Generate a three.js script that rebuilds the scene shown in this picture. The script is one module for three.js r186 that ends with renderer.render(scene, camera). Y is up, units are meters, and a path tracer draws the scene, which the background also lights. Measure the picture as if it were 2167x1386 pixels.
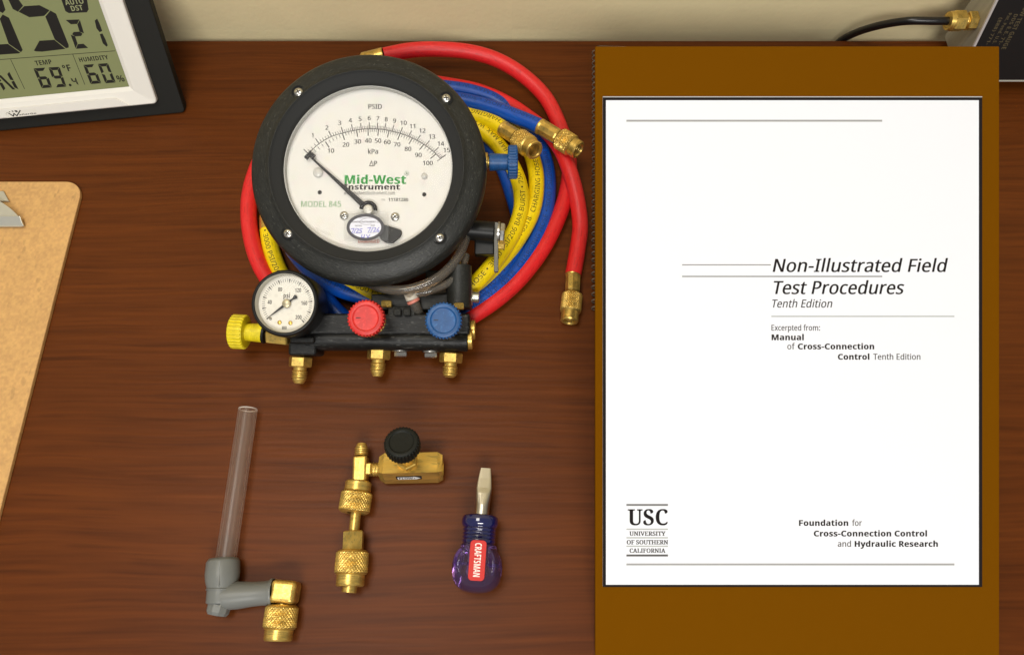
import * as THREE from 'three';
import { mergeGeometries } from 'three/addons/utils/BufferGeometryUtils.js';
import { RoundedBoxGeometry } from 'three/addons/geometries/RoundedBoxGeometry.js';
import { RectAreaLightUniformsLib } from 'three/addons/lights/RectAreaLightUniformsLib.js';

// ---------------------------------------------------------------- camera, light, exposure
const scene = new THREE.Scene();
const PITCH = THREE.MathUtils.degToRad(68), CAM_H = 0.46, FOCAL = 1565, CX = 1083.5, CY = 693;
const camera = new THREE.PerspectiveCamera(2 * Math.atan(CY / FOCAL) * 180 / Math.PI, 1024 / 654, 0.02, 20);
camera.position.set(0, CAM_H, CAM_H / Math.tan(PITCH));
camera.lookAt(0, 0, 0);
const renderer = new THREE.WebGLRenderer({ antialias: true });
renderer.toneMapping = THREE.LinearToneMapping;
renderer.toneMappingExposure = 1.13;
renderer.shadowMap.enabled = true;
RectAreaLightUniformsLib.init();
scene.background = new THREE.Color().setRGB(0.27, 0.268, 0.258);   // the dim, even tone of the room around the desk

const V = (x, y, z) => new THREE.Vector3(x, y, z);
function ceilingLamp(name, label, x, y, z, w, d, power, tiltTo) {
  const g = new THREE.Group(); g.name = name; scene.add(g);
  g.position.set(x, y, z); g.lookAt(tiltTo);
  g.userData = { label, category: 'ceiling light' };
  const tray = new THREE.Mesh(new THREE.BoxGeometry(w + 0.06, d + 0.06, 0.06), new THREE.MeshStandardMaterial({ color: 0xdddddd, roughness: 0.6 }));
  tray.name = 'lamp_tray'; tray.position.z = -0.04; g.add(tray);
  const glow = new THREE.Mesh(new THREE.BoxGeometry(w, d, 0.01), new THREE.MeshStandardMaterial({ color: 0xffffff, emissive: 0xfff4e0, emissiveIntensity: 1.0 }));
  glow.name = 'lamp_diffuser'; g.add(glow);
  const l = new THREE.RectAreaLight(new THREE.Color().setRGB(1, 0.985, 0.955), power, w, d);
  const q = new THREE.Group(); g.add(l); l.position.z = 0.012; l.rotation.y = Math.PI;
}
ceilingLamp('ceiling_lamp', 'square light panel overhead, left of the desk', -0.38, 1.75, 0.05, 0.6, 0.6, 7.8, V(-0.38, 0, 0.05));
ceilingLamp('ceiling_lamp_001', 'long light panel overhead, in front of the desk', 0.1, 1.75, 1.7, 1.2, 0.6, 17.5, V(0.1, 0, 1.7));

// ---------------------------------------------------------------- helpers
let seed = 7;
const rnd = () => { seed = (seed * 1664525 + 1013904223) >>> 0; return seed / 4294967296; };
const hash = (x, y) => { let h = (x * 374761393 + y * 668265263) | 0; h = Math.imul(h ^ (h >>> 13), 1274126177); return ((h ^ (h >>> 16)) >>> 0) / 4294967296; };
function vnoise(x, y) {
  const ix = Math.floor(x), iy = Math.floor(y), fx = x - ix, fy = y - iy, u = fx * fx * (3 - 2 * fx), v = fy * fy * (3 - 2 * fy);
  const a = hash(ix, iy), b = hash(ix + 1, iy), c = hash(ix, iy + 1), d = hash(ix + 1, iy + 1);
  return a + (b - a) * u + (c - a) * v + (a - b - c + d) * u * v;
}
const fbm = (x, y, o = 4) => { let s = 0, a = 0.5, t = 0; for (let i = 0; i < o; i++) { s += a * vnoise(x, y); t += a; a *= 0.5; x = x * 2.03 + 17.1; y = y * 2.03 + 5.3; } return s / t; };
const clamp = THREE.MathUtils.clamp, smooth = (a, b, x) => { const t = clamp((x - a) / (b - a), 0, 1); return t * t * (3 - 2 * t); };
function dataTex(w, h, fn, srgb) {
  const d = new Uint8Array(w * h * 4);
  for (let y = 0; y < h; y++) for (let x = 0; x < w; x++) {
    const c = fn(x / w, y / h, x, y), i = (y * w + x) * 4;
    if (typeof c === 'number') d[i] = d[i + 1] = d[i + 2] = clamp(c * 255, 0, 255);
    else { d[i] = clamp(c[0], 0, 255); d[i + 1] = clamp(c[1], 0, 255); d[i + 2] = clamp(c[2], 0, 255); }
    d[i + 3] = 255;
  }
  const t = new THREE.DataTexture(d, w, h); t.magFilter = THREE.LinearFilter; t.wrapS = t.wrapT = THREE.RepeatWrapping; t.needsUpdate = true;
  if (srgb) t.colorSpace = THREE.SRGBColorSpace;
  return t;
}
function canvasTex(w, h, draw) {
  const c = document.createElement('canvas'); c.width = w; c.height = h;
  const g = c.getContext('2d'); draw(g, w, h);
  const t = new THREE.CanvasTexture(c); t.colorSpace = THREE.SRGBColorSpace; return t;
}
const LIN = (r, g, b) => new THREE.Color().setRGB(r, g, b);
const std = (o) => new THREE.MeshStandardMaterial(o), phy = (o) => new THREE.MeshPhysicalMaterial(o);

// view rays of the reference, used to find where a thing stands at a known height above the desk
const FW = V(0, -Math.sin(PITCH), -Math.cos(PITCH)), UPV = V(0, Math.cos(PITCH), -Math.sin(PITCH));
const ray = (px, py) => FW.clone().add(V((px - CX) / FOCAL, 0, 0)).addScaledVector(UPV, -(py - CY) / FOCAL);
const P = (px, py, h = 0) => { const r = ray(px, py); return camera.position.clone().addScaledVector(r, (h - CAM_H) / r.y); };
function planeMap(O, U, W, N) {     // photo point -> coordinates (along U, along W) in the plane through O + N*n
  return (px, py, n = 0) => {
    const r = ray(px, py), o = O.clone().addScaledVector(N, n), s = o.clone().sub(camera.position).dot(N) / r.dot(N);
    const p = camera.position.clone().addScaledVector(r, s).sub(O); return [p.dot(U), p.dot(W)];
  };
}
function thing(name, label, category, pos = V(0, 0, 0), group) {
  const g = new THREE.Group(); g.name = name; g.position.copy(pos); scene.add(g);
  g.userData = { label, category }; if (group) g.userData.group = group; return g;
}
function flat(g) { const n = g.index ? g.toNonIndexed() : g; for (const k of Object.keys(n.attributes)) if (!['position', 'normal', 'uv'].includes(k)) n.deleteAttribute(k); return n; }
function merge(list) { return list.length === 1 ? list[0] : mergeGeometries(list.map(flat)); }
function part(parent, name, geo, mat, label) {
  const m = new THREE.Mesh(merge(Array.isArray(geo) ? geo : [geo]), mat); m.name = name; m.castShadow = m.receiveShadow = true;
  if (label) m.userData.label = label; parent.add(m); return m;
}
const T = (x, y, z) => new THREE.Matrix4().makeTranslation(x, y, z);
const place = (g, x, y, z, rx = 0, ry = 0, rz = 0) => g.applyMatrix4(new THREE.Matrix4().compose(V(x, y, z), new THREE.Quaternion().setFromEuler(new THREE.Euler(rx, ry, rz)), V(1, 1, 1)));
const YUP = V(0, 1, 0);
function along(g, A, B) {            // a geometry built on +Y from 0: put it at A pointing to B
  const d = B.clone().sub(A).normalize(); return g.applyMatrix4(new THREE.Matrix4().compose(A, new THREE.Quaternion().setFromUnitVectors(YUP, d), V(1, 1, 1)));
}
const lathe = (pts, seg = 48) => new THREE.LatheGeometry(pts.map((p) => new THREE.Vector2(p[0], p[1])), seg);
function facet(g) { const n = g.toNonIndexed(); n.computeVertexNormals(); return n; }
function latheF(pts, seg = 48) {     // a lathe with crisp profile corners: every band of the profile on its own
  const out = []; for (let i = 0; i + 1 < pts.length; i++) out.push(lathe([pts[i], pts[i + 1]], seg)); return merge(out);
}
const hexBar = (r, h, c = 0.0006, n = 6) => facet(lathe([[0, 0], [r - c, 0], [r, c], [r, h - c], [r - c, h], [0, h]], n));
function threads(r, h, n, depth = 0.0006) { const p = []; for (let i = 0; i < n; i++) { p.push([r - depth, (i / n) * h], [r, ((i + 0.35) / n) * h], [r, ((i + 0.6) / n) * h]); } p.push([r - depth, h]); return lathe(p, 32); }
function knurl(r, h, n, amp = 0.00045) {   // a band of raised diamonds
  const nt = n * 6, nz = 36, pos = [], uv = [], idx = [], pitch = (2 * Math.PI * r) / n;
  for (let j = 0; j <= nz; j++) for (let i = 0; i <= nt; i++) {
    const a = (i / nt) * 2 * Math.PI, z = (j / nz) * h, s = (i / nt) * n, k = z / pitch * 0.9;
    const tri = (x) => Math.abs(((x % 1) + 1) % 1 - 0.5) * 2, q = Math.min(tri(s + k), tri(s - k)), e = smooth(0, 0.08, j / nz) * smooth(0, 0.08, 1 - j / nz);
    const rr = r - amp * 0.6 + amp * 1.6 * Math.min(q, 0.62) * e - (1 - e) * 0.0004;
    pos.push(rr * Math.cos(a), z, rr * Math.sin(a)); uv.push(i / nt, j / nz);
  }
  for (let j = 0; j < nz; j++) for (let i = 0; i < nt; i++) { const a = j * (nt + 1) + i, b = a + 1, c = a + nt + 1, d = c + 1; idx.push(a, c, b, b, c, d); }
  const g = new THREE.BufferGeometry(); g.setAttribute('position', new THREE.Float32BufferAttribute(pos, 3)); g.setAttribute('uv', new THREE.Float32BufferAttribute(uv, 2)); g.setIndex(idx);
  return facet(g);
}
function nutGeo(r, L, n = 26) {       // knurled coupling nut along +Y, open threaded mouth at the far end
  const k = L * 0.66, c = r * 0.86, h = r * 0.58;
  const body = latheF([[r * 0.45, 0], [r * 0.8, 0], [r * 0.96, 0.0008]], 40), kn = knurl(r, k - 0.0008, n); kn.translate(0, 0.0008, 0);
  const lip = latheF([[r * 0.96, k], [c, k + 0.0006], [c, L - 0.0008], [c - 0.0006, L], [h + 0.0003, L], [h, L - 0.0006]], 40), inn = threads(h, L * 0.55, 7, -0.0005);
  inn.translate(0, L * 0.45 - 0.0006, 0);
  return merge([body, kn, lip, inn, lathe([[0, L * 0.45], [h + 0.0004, L * 0.45]], 24)]);
}
function tubeGeo(pts, r, uvLen = 0.2, rs = 20, step = 0.0025) {   // hose: v = 0.5 looks up, v grows to the left of travel
  const c = new THREE.CatmullRomCurve3(pts, false, 'centripetal'), len = c.getLength(), n = Math.ceil(len / step), pos = [], nor = [], uv = [], idx = [];
  c.arcLengthDivisions = 1200; c.updateArcLengths();
  for (let i = 0; i <= n; i++) {
    const p = c.getPointAt(i / n), t = c.getTangentAt(i / n), left = YUP.clone().cross(t).normalize(), up = t.clone().cross(left).normalize();
    for (let j = 0; j <= rs; j++) {
      const a = 2 * Math.PI * (j / rs - 0.5), d = up.clone().multiplyScalar(Math.cos(a)).addScaledVector(left, Math.sin(a));
      pos.push(p.x + d.x * r, p.y + d.y * r, p.z + d.z * r); nor.push(d.x, d.y, d.z); uv.push((i / n) * len / uvLen, j / rs);
    }
  }
  for (let i = 0; i < n; i++) for (let j = 0; j < rs; j++) { const a = i * (rs + 1) + j, b = a + 1, d = a + rs + 1, e = d + 1; idx.push(a, d, b, b, d, e); }
  const g = new THREE.BufferGeometry(); g.setAttribute('position', new THREE.Float32BufferAttribute(pos, 3)); g.setAttribute('normal', new THREE.Float32BufferAttribute(nor, 3)); g.setAttribute('uv', new THREE.Float32BufferAttribute(uv, 2)); g.setIndex(idx);
  return g;
}
function quads(loops) {              // skin between rounded rectangle loops [x0, y0, x1, y1, z, radius], one after the other
  const pos = [], K = 5, cor = ([x0, y0, x1, y1, z, r = 0]) => [[x0, y0, 1, 1, Math.PI], [x1, y0, -1, 1, 1.5 * Math.PI], [x1, y1, -1, -1, 0], [x0, y1, 1, -1, 0.5 * Math.PI]].flatMap(([x, y, sx, sy, a]) => Array.from({ length: K + 1 }, (_, i) => [x + sx * r + r * Math.cos(a + i / K * Math.PI / 2), y + sy * r + r * Math.sin(a + i / K * Math.PI / 2), z]));
  for (let k = 0; k + 1 < loops.length; k++) { const a = cor(loops[k]), b = cor(loops[k + 1]); for (let i = 0; i < a.length; i++) { const j = (i + 1) % a.length; pos.push(...a[i], ...a[j], ...b[j], ...a[i], ...b[j], ...b[i]); } }
  const g = new THREE.BufferGeometry(); g.setAttribute('position', new THREE.Float32BufferAttribute(pos, 3)); g.setAttribute('uv', new THREE.Float32BufferAttribute(new Float32Array(pos.length / 3 * 2), 2)); g.computeVertexNormals(); return g;
}
function plate(w, h, t, r, bev = 0.0004) {   // rounded plate centred on the origin, lying in XY, front at z = 0
  const s = new THREE.Shape(), x = w / 2 - bev, y = h / 2 - bev; r = Math.max(0.0001, r - bev);
  s.moveTo(-x + r, -y); s.lineTo(x - r, -y); s.absarc(x - r, -y + r, r, -Math.PI / 2, 0); s.lineTo(x, y - r); s.absarc(x - r, y - r, r, 0, Math.PI / 2); s.lineTo(-x + r, y); s.absarc(-x + r, y - r, r, Math.PI / 2, Math.PI); s.lineTo(-x, -y + r); s.absarc(-x + r, -y + r, r, Math.PI, 1.5 * Math.PI);
  const g = new THREE.ExtrudeGeometry(s, { depth: t - 2 * bev, bevelEnabled: true, bevelSize: bev, bevelThickness: bev, bevelSegments: 2, curveSegments: 10 }); g.translate(0, 0, -t + bev); return g;
}
function textFit(g, s, x0, y, x1, font, color, skew = 0) {   // one line from x0 to x1 with its baseline at y
  g.save(); g.font = font; g.fillStyle = color; g.textAlign = 'left'; g.textBaseline = 'alphabetic';
  const w = g.measureText(s).width; g.transform((x1 - x0) / w, 0, -skew, 1, x0, y); g.fillText(s, 0, 0); g.restore();
}
function ctext(g, s, x, y, font, color, sx = 1) { g.save(); g.font = font; g.fillStyle = color; g.textAlign = 'center'; g.textBaseline = 'middle'; g.translate(x, y); g.scale(sx, 1); g.fillText(s, 0, 0); g.restore(); }

// ---------------------------------------------------------------- shared materials
const speck = dataTex(256, 256, (u, v) => 0.35 + 0.65 * fbm(u * 60, v * 60, 2));
const patina = dataTex(256, 256, (u, v) => { const a = fbm(u * 9, v * 9, 4), b = fbm(u * 40 + 9, v * 40, 2), k = 0.72 + 0.34 * a - 0.12 * smooth(0.62, 0.75, b); return [250 * k, 211 * k * (0.97 + 0.05 * b), 112 * k * (0.9 + 0.2 * b)]; }, true);
const patinaR = dataTex(256, 256, (u, v) => 0.55 + 0.45 * fbm(u * 14 + 3, v * 14, 4));
const brass = std({ color: 0xffffff, map: patina, metalness: 0.8, roughness: 0.46, roughnessMap: patinaR });
const steel = std({ color: LIN(0.55, 0.53, 0.49), metalness: 1, roughness: 0.36, roughnessMap: patinaR });
const zinc = std({ color: LIN(0.5, 0.49, 0.43), metalness: 0.9, roughness: 0.45, roughnessMap: patinaR });
const blackCoatMap = dataTex(512, 512, (u, v) => { const a = fbm(u * 30, v * 30, 3), w = smooth(0.7, 0.85, fbm(u * 60 + 7, v * 50, 3)) * 34, k = 29 + 16 * a + w; return [k, k * 1.01, k * 0.93]; }, true);
const blackCoat = phy({ specularIntensity: 0.7, color: 0xffffff, map: blackCoatMap, roughness: 0.44, bumpMap: speck, bumpScale: 0.0002 });
const castMap = dataTex(512, 512, (u, v) => { const a = fbm(u * 12, v * 12, 4), w = smooth(0.66, 0.78, fbm(u * 50, v * 26 + 4, 3)) * 46, k = 12 + 19 * a + w; return [k, k, k * 0.97]; }, true);
const blackCast = phy({ specularIntensity: 0.55, color: 0xffffff, map: castMap, roughness: 0.42, bumpMap: speck, bumpScale: 0.00012 });
const blackPlastic = phy({ specularIntensity: 0.55, color: LIN(0.009, 0.009, 0.0085), roughness: 0.38 });
const blackInk = std({ color: LIN(0.012, 0.011, 0.012), roughness: 0.5 });
const wornPlastic = (r, g, b) => std({ map: dataTex(128, 128, (u, v) => { const k = 0.86 + 0.2 * fbm(u * 10, v * 10, 3), w = smooth(0.6, 0.78, fbm(u * 30 + 4, v * 30, 3)) * 22; return [r * k + w, g * k + w, b * k + w]; }, true), roughness: 0.42 });
const redKnob = wornPlastic(214, 40, 34), blueKnob = wornPlastic(16, 78, 138), yellowKnob = wornPlastic(232, 210, 26);

// ---------------------------------------------------------------- desk and wall
const DESK_BACK = P(1083, 87, 0).z, DESK_FRONT = 0.32;
const wood = dataTex(2048, 1536, (u, v) => {
  const x = u * 1.1, z = v * 0.75;
  const w = fbm(x * 3.2, z * 6, 3) * 0.02 + 0.0035 * fbm(x * 14, z * 26, 2);
  const zz = z + w;
  const broad = fbm(x * 1.6 + 3, zz * 42, 3), fine = fbm(x * 9 + 11, zz * 420, 3), hair = vnoise(x * 34, zz * 1100), pore = smooth(0.6, 0.84, fbm(x * 26 + 5, zz * 700, 2));
  const cath = fbm(x * 1.1, zz * 7, 2), streak = smooth(0.58, 0.82, fbm(x * 10 + 40, zz * 290 + 9, 3));
  let k = 0.5 + 0.15 * (broad - 0.5) + 0.34 * (fine - 0.5) + 0.16 * (hair - 0.5) + 0.24 * (cath - 0.5) - 0.13 * pore - 0.13 * streak;
  k = clamp(k, 0, 1);
  let c = [62 + 58 * k, 28 + 34 * k, 6 + 13 * k];
  return c;
}, true);
const woodBump = dataTex(1024, 1024, (u, v) => fbm(u * 30, v * 420, 3));
const woodMat = phy({ map: wood, roughness: 0.42, specularIntensity: 0.28, bumpMap: woodBump, bumpScale: 0.00012 });
{
  const g = new THREE.BoxGeometry(2.2, 0.03, DESK_FRONT - DESK_BACK); g.translate(0, -0.015, (DESK_FRONT + DESK_BACK) / 2);
  const p = g.attributes.position, uv = g.attributes.uv;
  for (let i = 0; i < p.count; i++) uv.setXY(i, (p.getX(i) + 0.52) / 1.1, (p.getZ(i) + 0.3) / 0.75 + (p.getY(i) < -0.01 ? 0.03 : 0));
  const m = new THREE.Mesh(g, woodMat); m.name = 'desk_top'; m.receiveShadow = m.castShadow = true;
  m.userData = { kind: 'structure', label: 'reddish brown wood grain desk top that everything lies on' }; scene.add(m);
}
{
  const paint = dataTex(512, 512, (u, v) => { const k = 0.97 + 0.06 * (fbm(u * 8, v * 8, 4) - 0.5); return [250 * k, 233 * k, 184 * k]; }, true);
  const rough = dataTex(512, 512, (u, v) => fbm(u * 130, v * 130, 3));
  const g = new THREE.BoxGeometry(3.4, 2.6, 0.1); g.translate(0, 0.5, DESK_BACK - 0.012 - 0.05);
  const p = g.attributes.position, uv = g.attributes.uv; for (let i = 0; i < p.count; i++) uv.setXY(i, p.getX(i) * 3, p.getY(i) * 3);
  const m = new THREE.Mesh(g, std({ map: paint, roughness: 0.85, bumpMap: rough, bumpScale: 0.00014 })); m.name = 'wall'; m.receiveShadow = m.castShadow = true;
  m.userData = { kind: 'structure', label: 'cream painted wall behind the desk' }; scene.add(m);
}

// ---------------------------------------------------------------- test gauge with its valve manifold
const GT = THREE.MathUtils.degToRad(72), GO = camera.position.clone().addScaledVector(ray(780, 354), 0.448);
const GN = V(0, Math.sin(GT), Math.cos(GT)), GY = V(0, Math.cos(GT), -Math.sin(GT)), GX = V(1, 0, 0);
const G = planeMap(GO, GX, GY, GN);
const gauge = thing('test_gauge', 'large black round test gauge with white dial on a black valve manifold', 'pressure gauge', V(GO.x, 0, GO.z));
const GM = new THREE.Matrix4().makeBasis(GX, GY, GN).setPosition(0, GO.y, 0);
const gp = (parent, name, geo, mat, label) => { const g = merge(Array.isArray(geo) ? geo : [geo]); const m = part(parent, name, g.applyMatrix4(GM), mat, label); return m; };
const zl = (pts, seg) => { const g = latheF(pts, seg); g.rotateX(Math.PI / 2); return g; };         // turned part, axis along the gauge's normal
const zs = (pts, seg) => { const g = lathe(pts, seg); g.rotateX(Math.PI / 2); return g; };
const at3 = (px, py, n) => { const [x, y] = G(px, py, n); return V(x, y, n); };

// case and bezel
gp(gauge, 'case', zs([[0, -0.066], [0.048, -0.066], [0.052, -0.062], [0.053, -0.03], [0.056, -0.022], [0.062, -0.018]], 64), blackCast);
const BX = -0.002, BY = 0.0019;
const bez = zs([[0.0565, -0.0175], [0.068, -0.0205], [0.0716, -0.0185], [0.0731, -0.0145], [0.0729, -0.0105], [0.0716, -0.0072], [0.070, -0.0056], [0.067, -0.0044], [0.063, -0.0032], [0.0606, -0.0026], [0.0600, -0.0014], [0.0593, -0.0014]], 128); bez.translate(BX, BY, 0);
{ const uv = bez.attributes.uv; for (let i = 0; i < uv.count; i++) uv.setXY(i, uv.getX(i) * 5, uv.getY(i) * 1.2); }
const bezel = gp(gauge, 'bezel', bez, blackCoat);
gp(bezel, 'inner_ring', place(zs([[0.0593, -0.0014], [0.0586, -0.002], [0.0580, -0.0028], [0.0535, -0.0052], [0.0526, -0.0058], [0.0523, -0.0066], [0.0523, -0.0166], [0.0545, -0.0166]], 128), BX, BY, 0), std({ color: LIN(0.012, 0.0125, 0.0125), roughness: 0.75 }));
function screwHead(r, h, dome = 0.3) {   // pan head with a cross slot, top along +Z
  const head = zs([[0, h], [r * 0.5, h * 0.97], [r * 0.85, h * 0.72], [r, h * 0.3], [r, 0]], 24);
  const slot = [place(new THREE.BoxGeometry(r * 1.05, r * 0.24, 0.0004), 0, 0, h + 0.00005), place(new THREE.BoxGeometry(r * 0.24, r * 1.05, 0.0004), 0, 0, h + 0.0001)];
  return [head, merge(slot)];
}
const slotDark = std({ color: LIN(0.03, 0.025, 0.02), roughness: 0.7 });
[[631, 195, 0.5], [944, 208, 0.1], [609, 494, 0.9], [930, 503, 0.3]].forEach(([px, py, a]) => {
  const [x, y] = G(px, py, -0.003), [h, s] = screwHead(0.0028, 0.0013);
  const well = zl([[0.0042, 0.0008], [0.0036, 0.0003], [0.0034, 0.0002]], 28);
  gp(bezel, 'screw_well', place(merge([well, zs([[0.0036, 0.00035], [0, 0.00035]], 28)]), x, y, -0.0037), std({ color: LIN(0.006, 0.006, 0.006), roughness: 0.9 }));
  const sc = gp(bezel, 'screw', place(h, x, y, -0.0033, 0, 0, a), steel);
  gp(bezel, 'screw_slot', place(s, x, y, -0.0033, 0, 0, a), slotDark);
});
// dial: print only
const DN = -0.0125, DR = 0.0522, DS = 1024, KP = DS / (2 * DR) / 3455;
const dc = (px, py) => { const [x, y] = G(px, py, DN); return [DS / 2 + (x - BX) / DR * DS / 2, DS / 2 - (y - BY) / DR * DS / 2]; };
const HUB = G(781, 446, DN);
const dialTex = canvasTex(DS, DS, (g) => {
  g.fillStyle = '#dfdcd6'; g.fillRect(0, 0, DS, DS);
  for (let i = 0; i < 700; i++) { g.fillStyle = `rgba(${120 + 100 * rnd()},${120 + 90 * rnd()},${110 + 90 * rnd()},0.035)`; g.beginPath(); g.arc(rnd() * DS, rnd() * DS, 4 + rnd() * 22, 0, 7); g.fill(); }
  const ink = '#15110f', K = KP;
  const psi = [[651.7, 325], [675, 304], [701, 289], [725.8, 281.5], [746, 276.6], [764, 273.8], [781, 272.6], [797.6, 273], [813.5, 274.6], [829.4, 278], [846.4, 282.3], [864.3, 288.6], [882, 297], [900, 308], [917.7, 321.3], [932.3, 335.5]].map((p) => dc(...p));
  const kpa = [[651.7, 325], [688.2, 300], [724, 282.5], [754, 275], [778.5, 272.6], [800.7, 273], [823, 276.5], [846.5, 282.5], [872.5, 292.3], [896.7, 305.5], [922, 326]].map((p) => dc(...p));
  const hub = dc(781, 446);
  g.strokeStyle = ink; g.lineCap = 'butt';
  g.lineWidth = 1.3 * K; g.beginPath(); const cur = new THREE.SplineCurve(psi.map((p) => new THREE.Vector2(...p)));
  cur.getPoints(120).forEach((p, i) => i ? g.lineTo(p.x, p.y) : g.moveTo(p.x, p.y)); g.stroke();
  const tick = (p, a, b, w) => { const dx = p.x - hub[0], dy = p.y - hub[1], l = Math.hypot(dx, dy); g.lineWidth = w * 1.25 * K; g.beginPath(); g.moveTo(p.x + dx / l * a * K, p.y + dy / l * a * K); g.lineTo(p.x + dx / l * b * K, p.y + dy / l * b * K); g.stroke(); };
  for (let i = 0; i < 15; i++) { const n = i < 1 ? 4 : 5; for (let j = 0; j < n; j++) tick(cur.getPoint((i + j / n) / 15), 0, j ? 7 : 14, j ? 0.8 : 1.4); }
  tick(cur.getPoint(1), 0, 14, 1.4);
  const ck = new THREE.SplineCurve(kpa.map((p) => new THREE.Vector2(...p)));
  for (let i = 0; i < 10; i++) for (let j = 0; j < 5; j++) tick(ck.getPoint((i + j / 5) / 10), 0, j ? -7 : -15, j ? 0.8 : 1.5);
  tick(ck.getPoint(1), 0, -15, 1.5); tick(cur.getPoint(1), 0, -9, 1);
  const t = (s, px, py, h, c = ink, bold = '', sx = 1) => { const [x, y] = dc(px, py); for (const o of [-0.25, 0.25]) ctext(g, s, x + o * K, y, `${bold} ${h * 1.4 * K}px sans-serif`, c, sx); };
  t('PSID', 793, 225.5, 10.5); t('kPa', 789, 320.5, 10.5); t('P', 794, 346, 10.5); { const a = dc(781.5, 351), b = dc(785.5, 341), c = dc(789.5, 351); g.lineWidth = 1.3 * K; g.beginPath(); g.moveTo(...a); g.lineTo(...b); g.lineTo(...c); g.closePath(); g.stroke(); }
  [[661.5, 286.5], [691.5, 270], [718.5, 260], [741, 254.5], [761.5, 251.5], [781, 250], [799, 250.5], [817, 252.5], [834.5, 255.5], [853.5, 260], [873.5, 267], [893.5, 276.5], [914, 289], [932.5, 304], [945, 318]].forEach(([x, y], i) => t(String(i + 1), x, y, 9.8));
  [[699.5, 319], [731.5, 306], [756.5, 299.5], [779, 297.5], [799.5, 298], [819, 300.5], [840, 305.5], [863, 315], [885, 328], [905, 345]].forEach(([x, y], i) => t(String(i * 10 + 10), x, y, 9.8));
  const fit = (s, x0, y, x1, h, c, bold) => { const a = dc(x0, y), b = dc(x1, y); textFit(g, s, a[0], a[1], b[0], `${bold} ${h * 1.38 * K}px sans-serif`, c); };
  fit('Mid-West', 726, 389, 859, 19, '#2a8c39', 'bold'); fit('Mid-West', 726.7, 389, 859.7, 19, '#2a8c39', 'bold'); fit('Instrument', 727, 401.5, 846, 12.5, '#231f1c', 'bold'); fit('Instrument', 727.6, 401.5, 846.6, 12.5, '#231f1c', 'bold');
  fit('www.midwestinstrument.com', 727, 412, 836, 8, '#2c2825', ''); fit('SN', 806, 425, 815, 5, '#8a857f', ''); fit('11181280', 821, 426, 864, 7.4, '#3a3632', 'bold');
  fit('MODEL 845', 635, 438, 722, 12.5, '#5a8c50', ''); fit('DAMAGED', 757, 514, 803, 8, '#b8604a', 'bold');
  { const [x, y] = dc(860.5, 367); g.strokeStyle = '#5d7a5c'; g.lineWidth = 0.9 * K; g.beginPath(); g.arc(x, y, 4.6 * K, 0, 7); g.stroke(); t('R', 860.5, 367, 4.2, '#4a664a', 'bold'); }
  for (const [px, py] of [[676, 407], [897.5, 411.5]]) { const [x, y] = dc(px, py); g.fillStyle = '#2b2623'; g.beginPath(); g.arc(x, y, 4.6 * K, 0, 7); g.fill(); }
  g.save(); g.globalAlpha = 0.45; { const [x, y] = dc(683, 490); g.translate(x, y); g.rotate(0.42); ctext(g, 'TO AVOID', 0, 0, `${8 * K}px sans-serif`, '#6b655e'); } g.restore();
});
const disc = (r, n) => { const g = new THREE.CircleGeometry(r, 96); g.translate(BX, BY, n); return g; };
const dial = gp(gauge, 'dial', disc(DR, DN), std({ map: dialTex, roughness: 0.6 }));
gp(gauge, 'dial_rim', place(zl([[DR - 0.0001, -0.0078], [DR - 0.0006, -0.0078], [DR - 0.0006, DN + 0.0001]], 96), BX, BY, 0), std({ color: LIN(0.42, 0.41, 0.38), roughness: 0.45 }));
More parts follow.
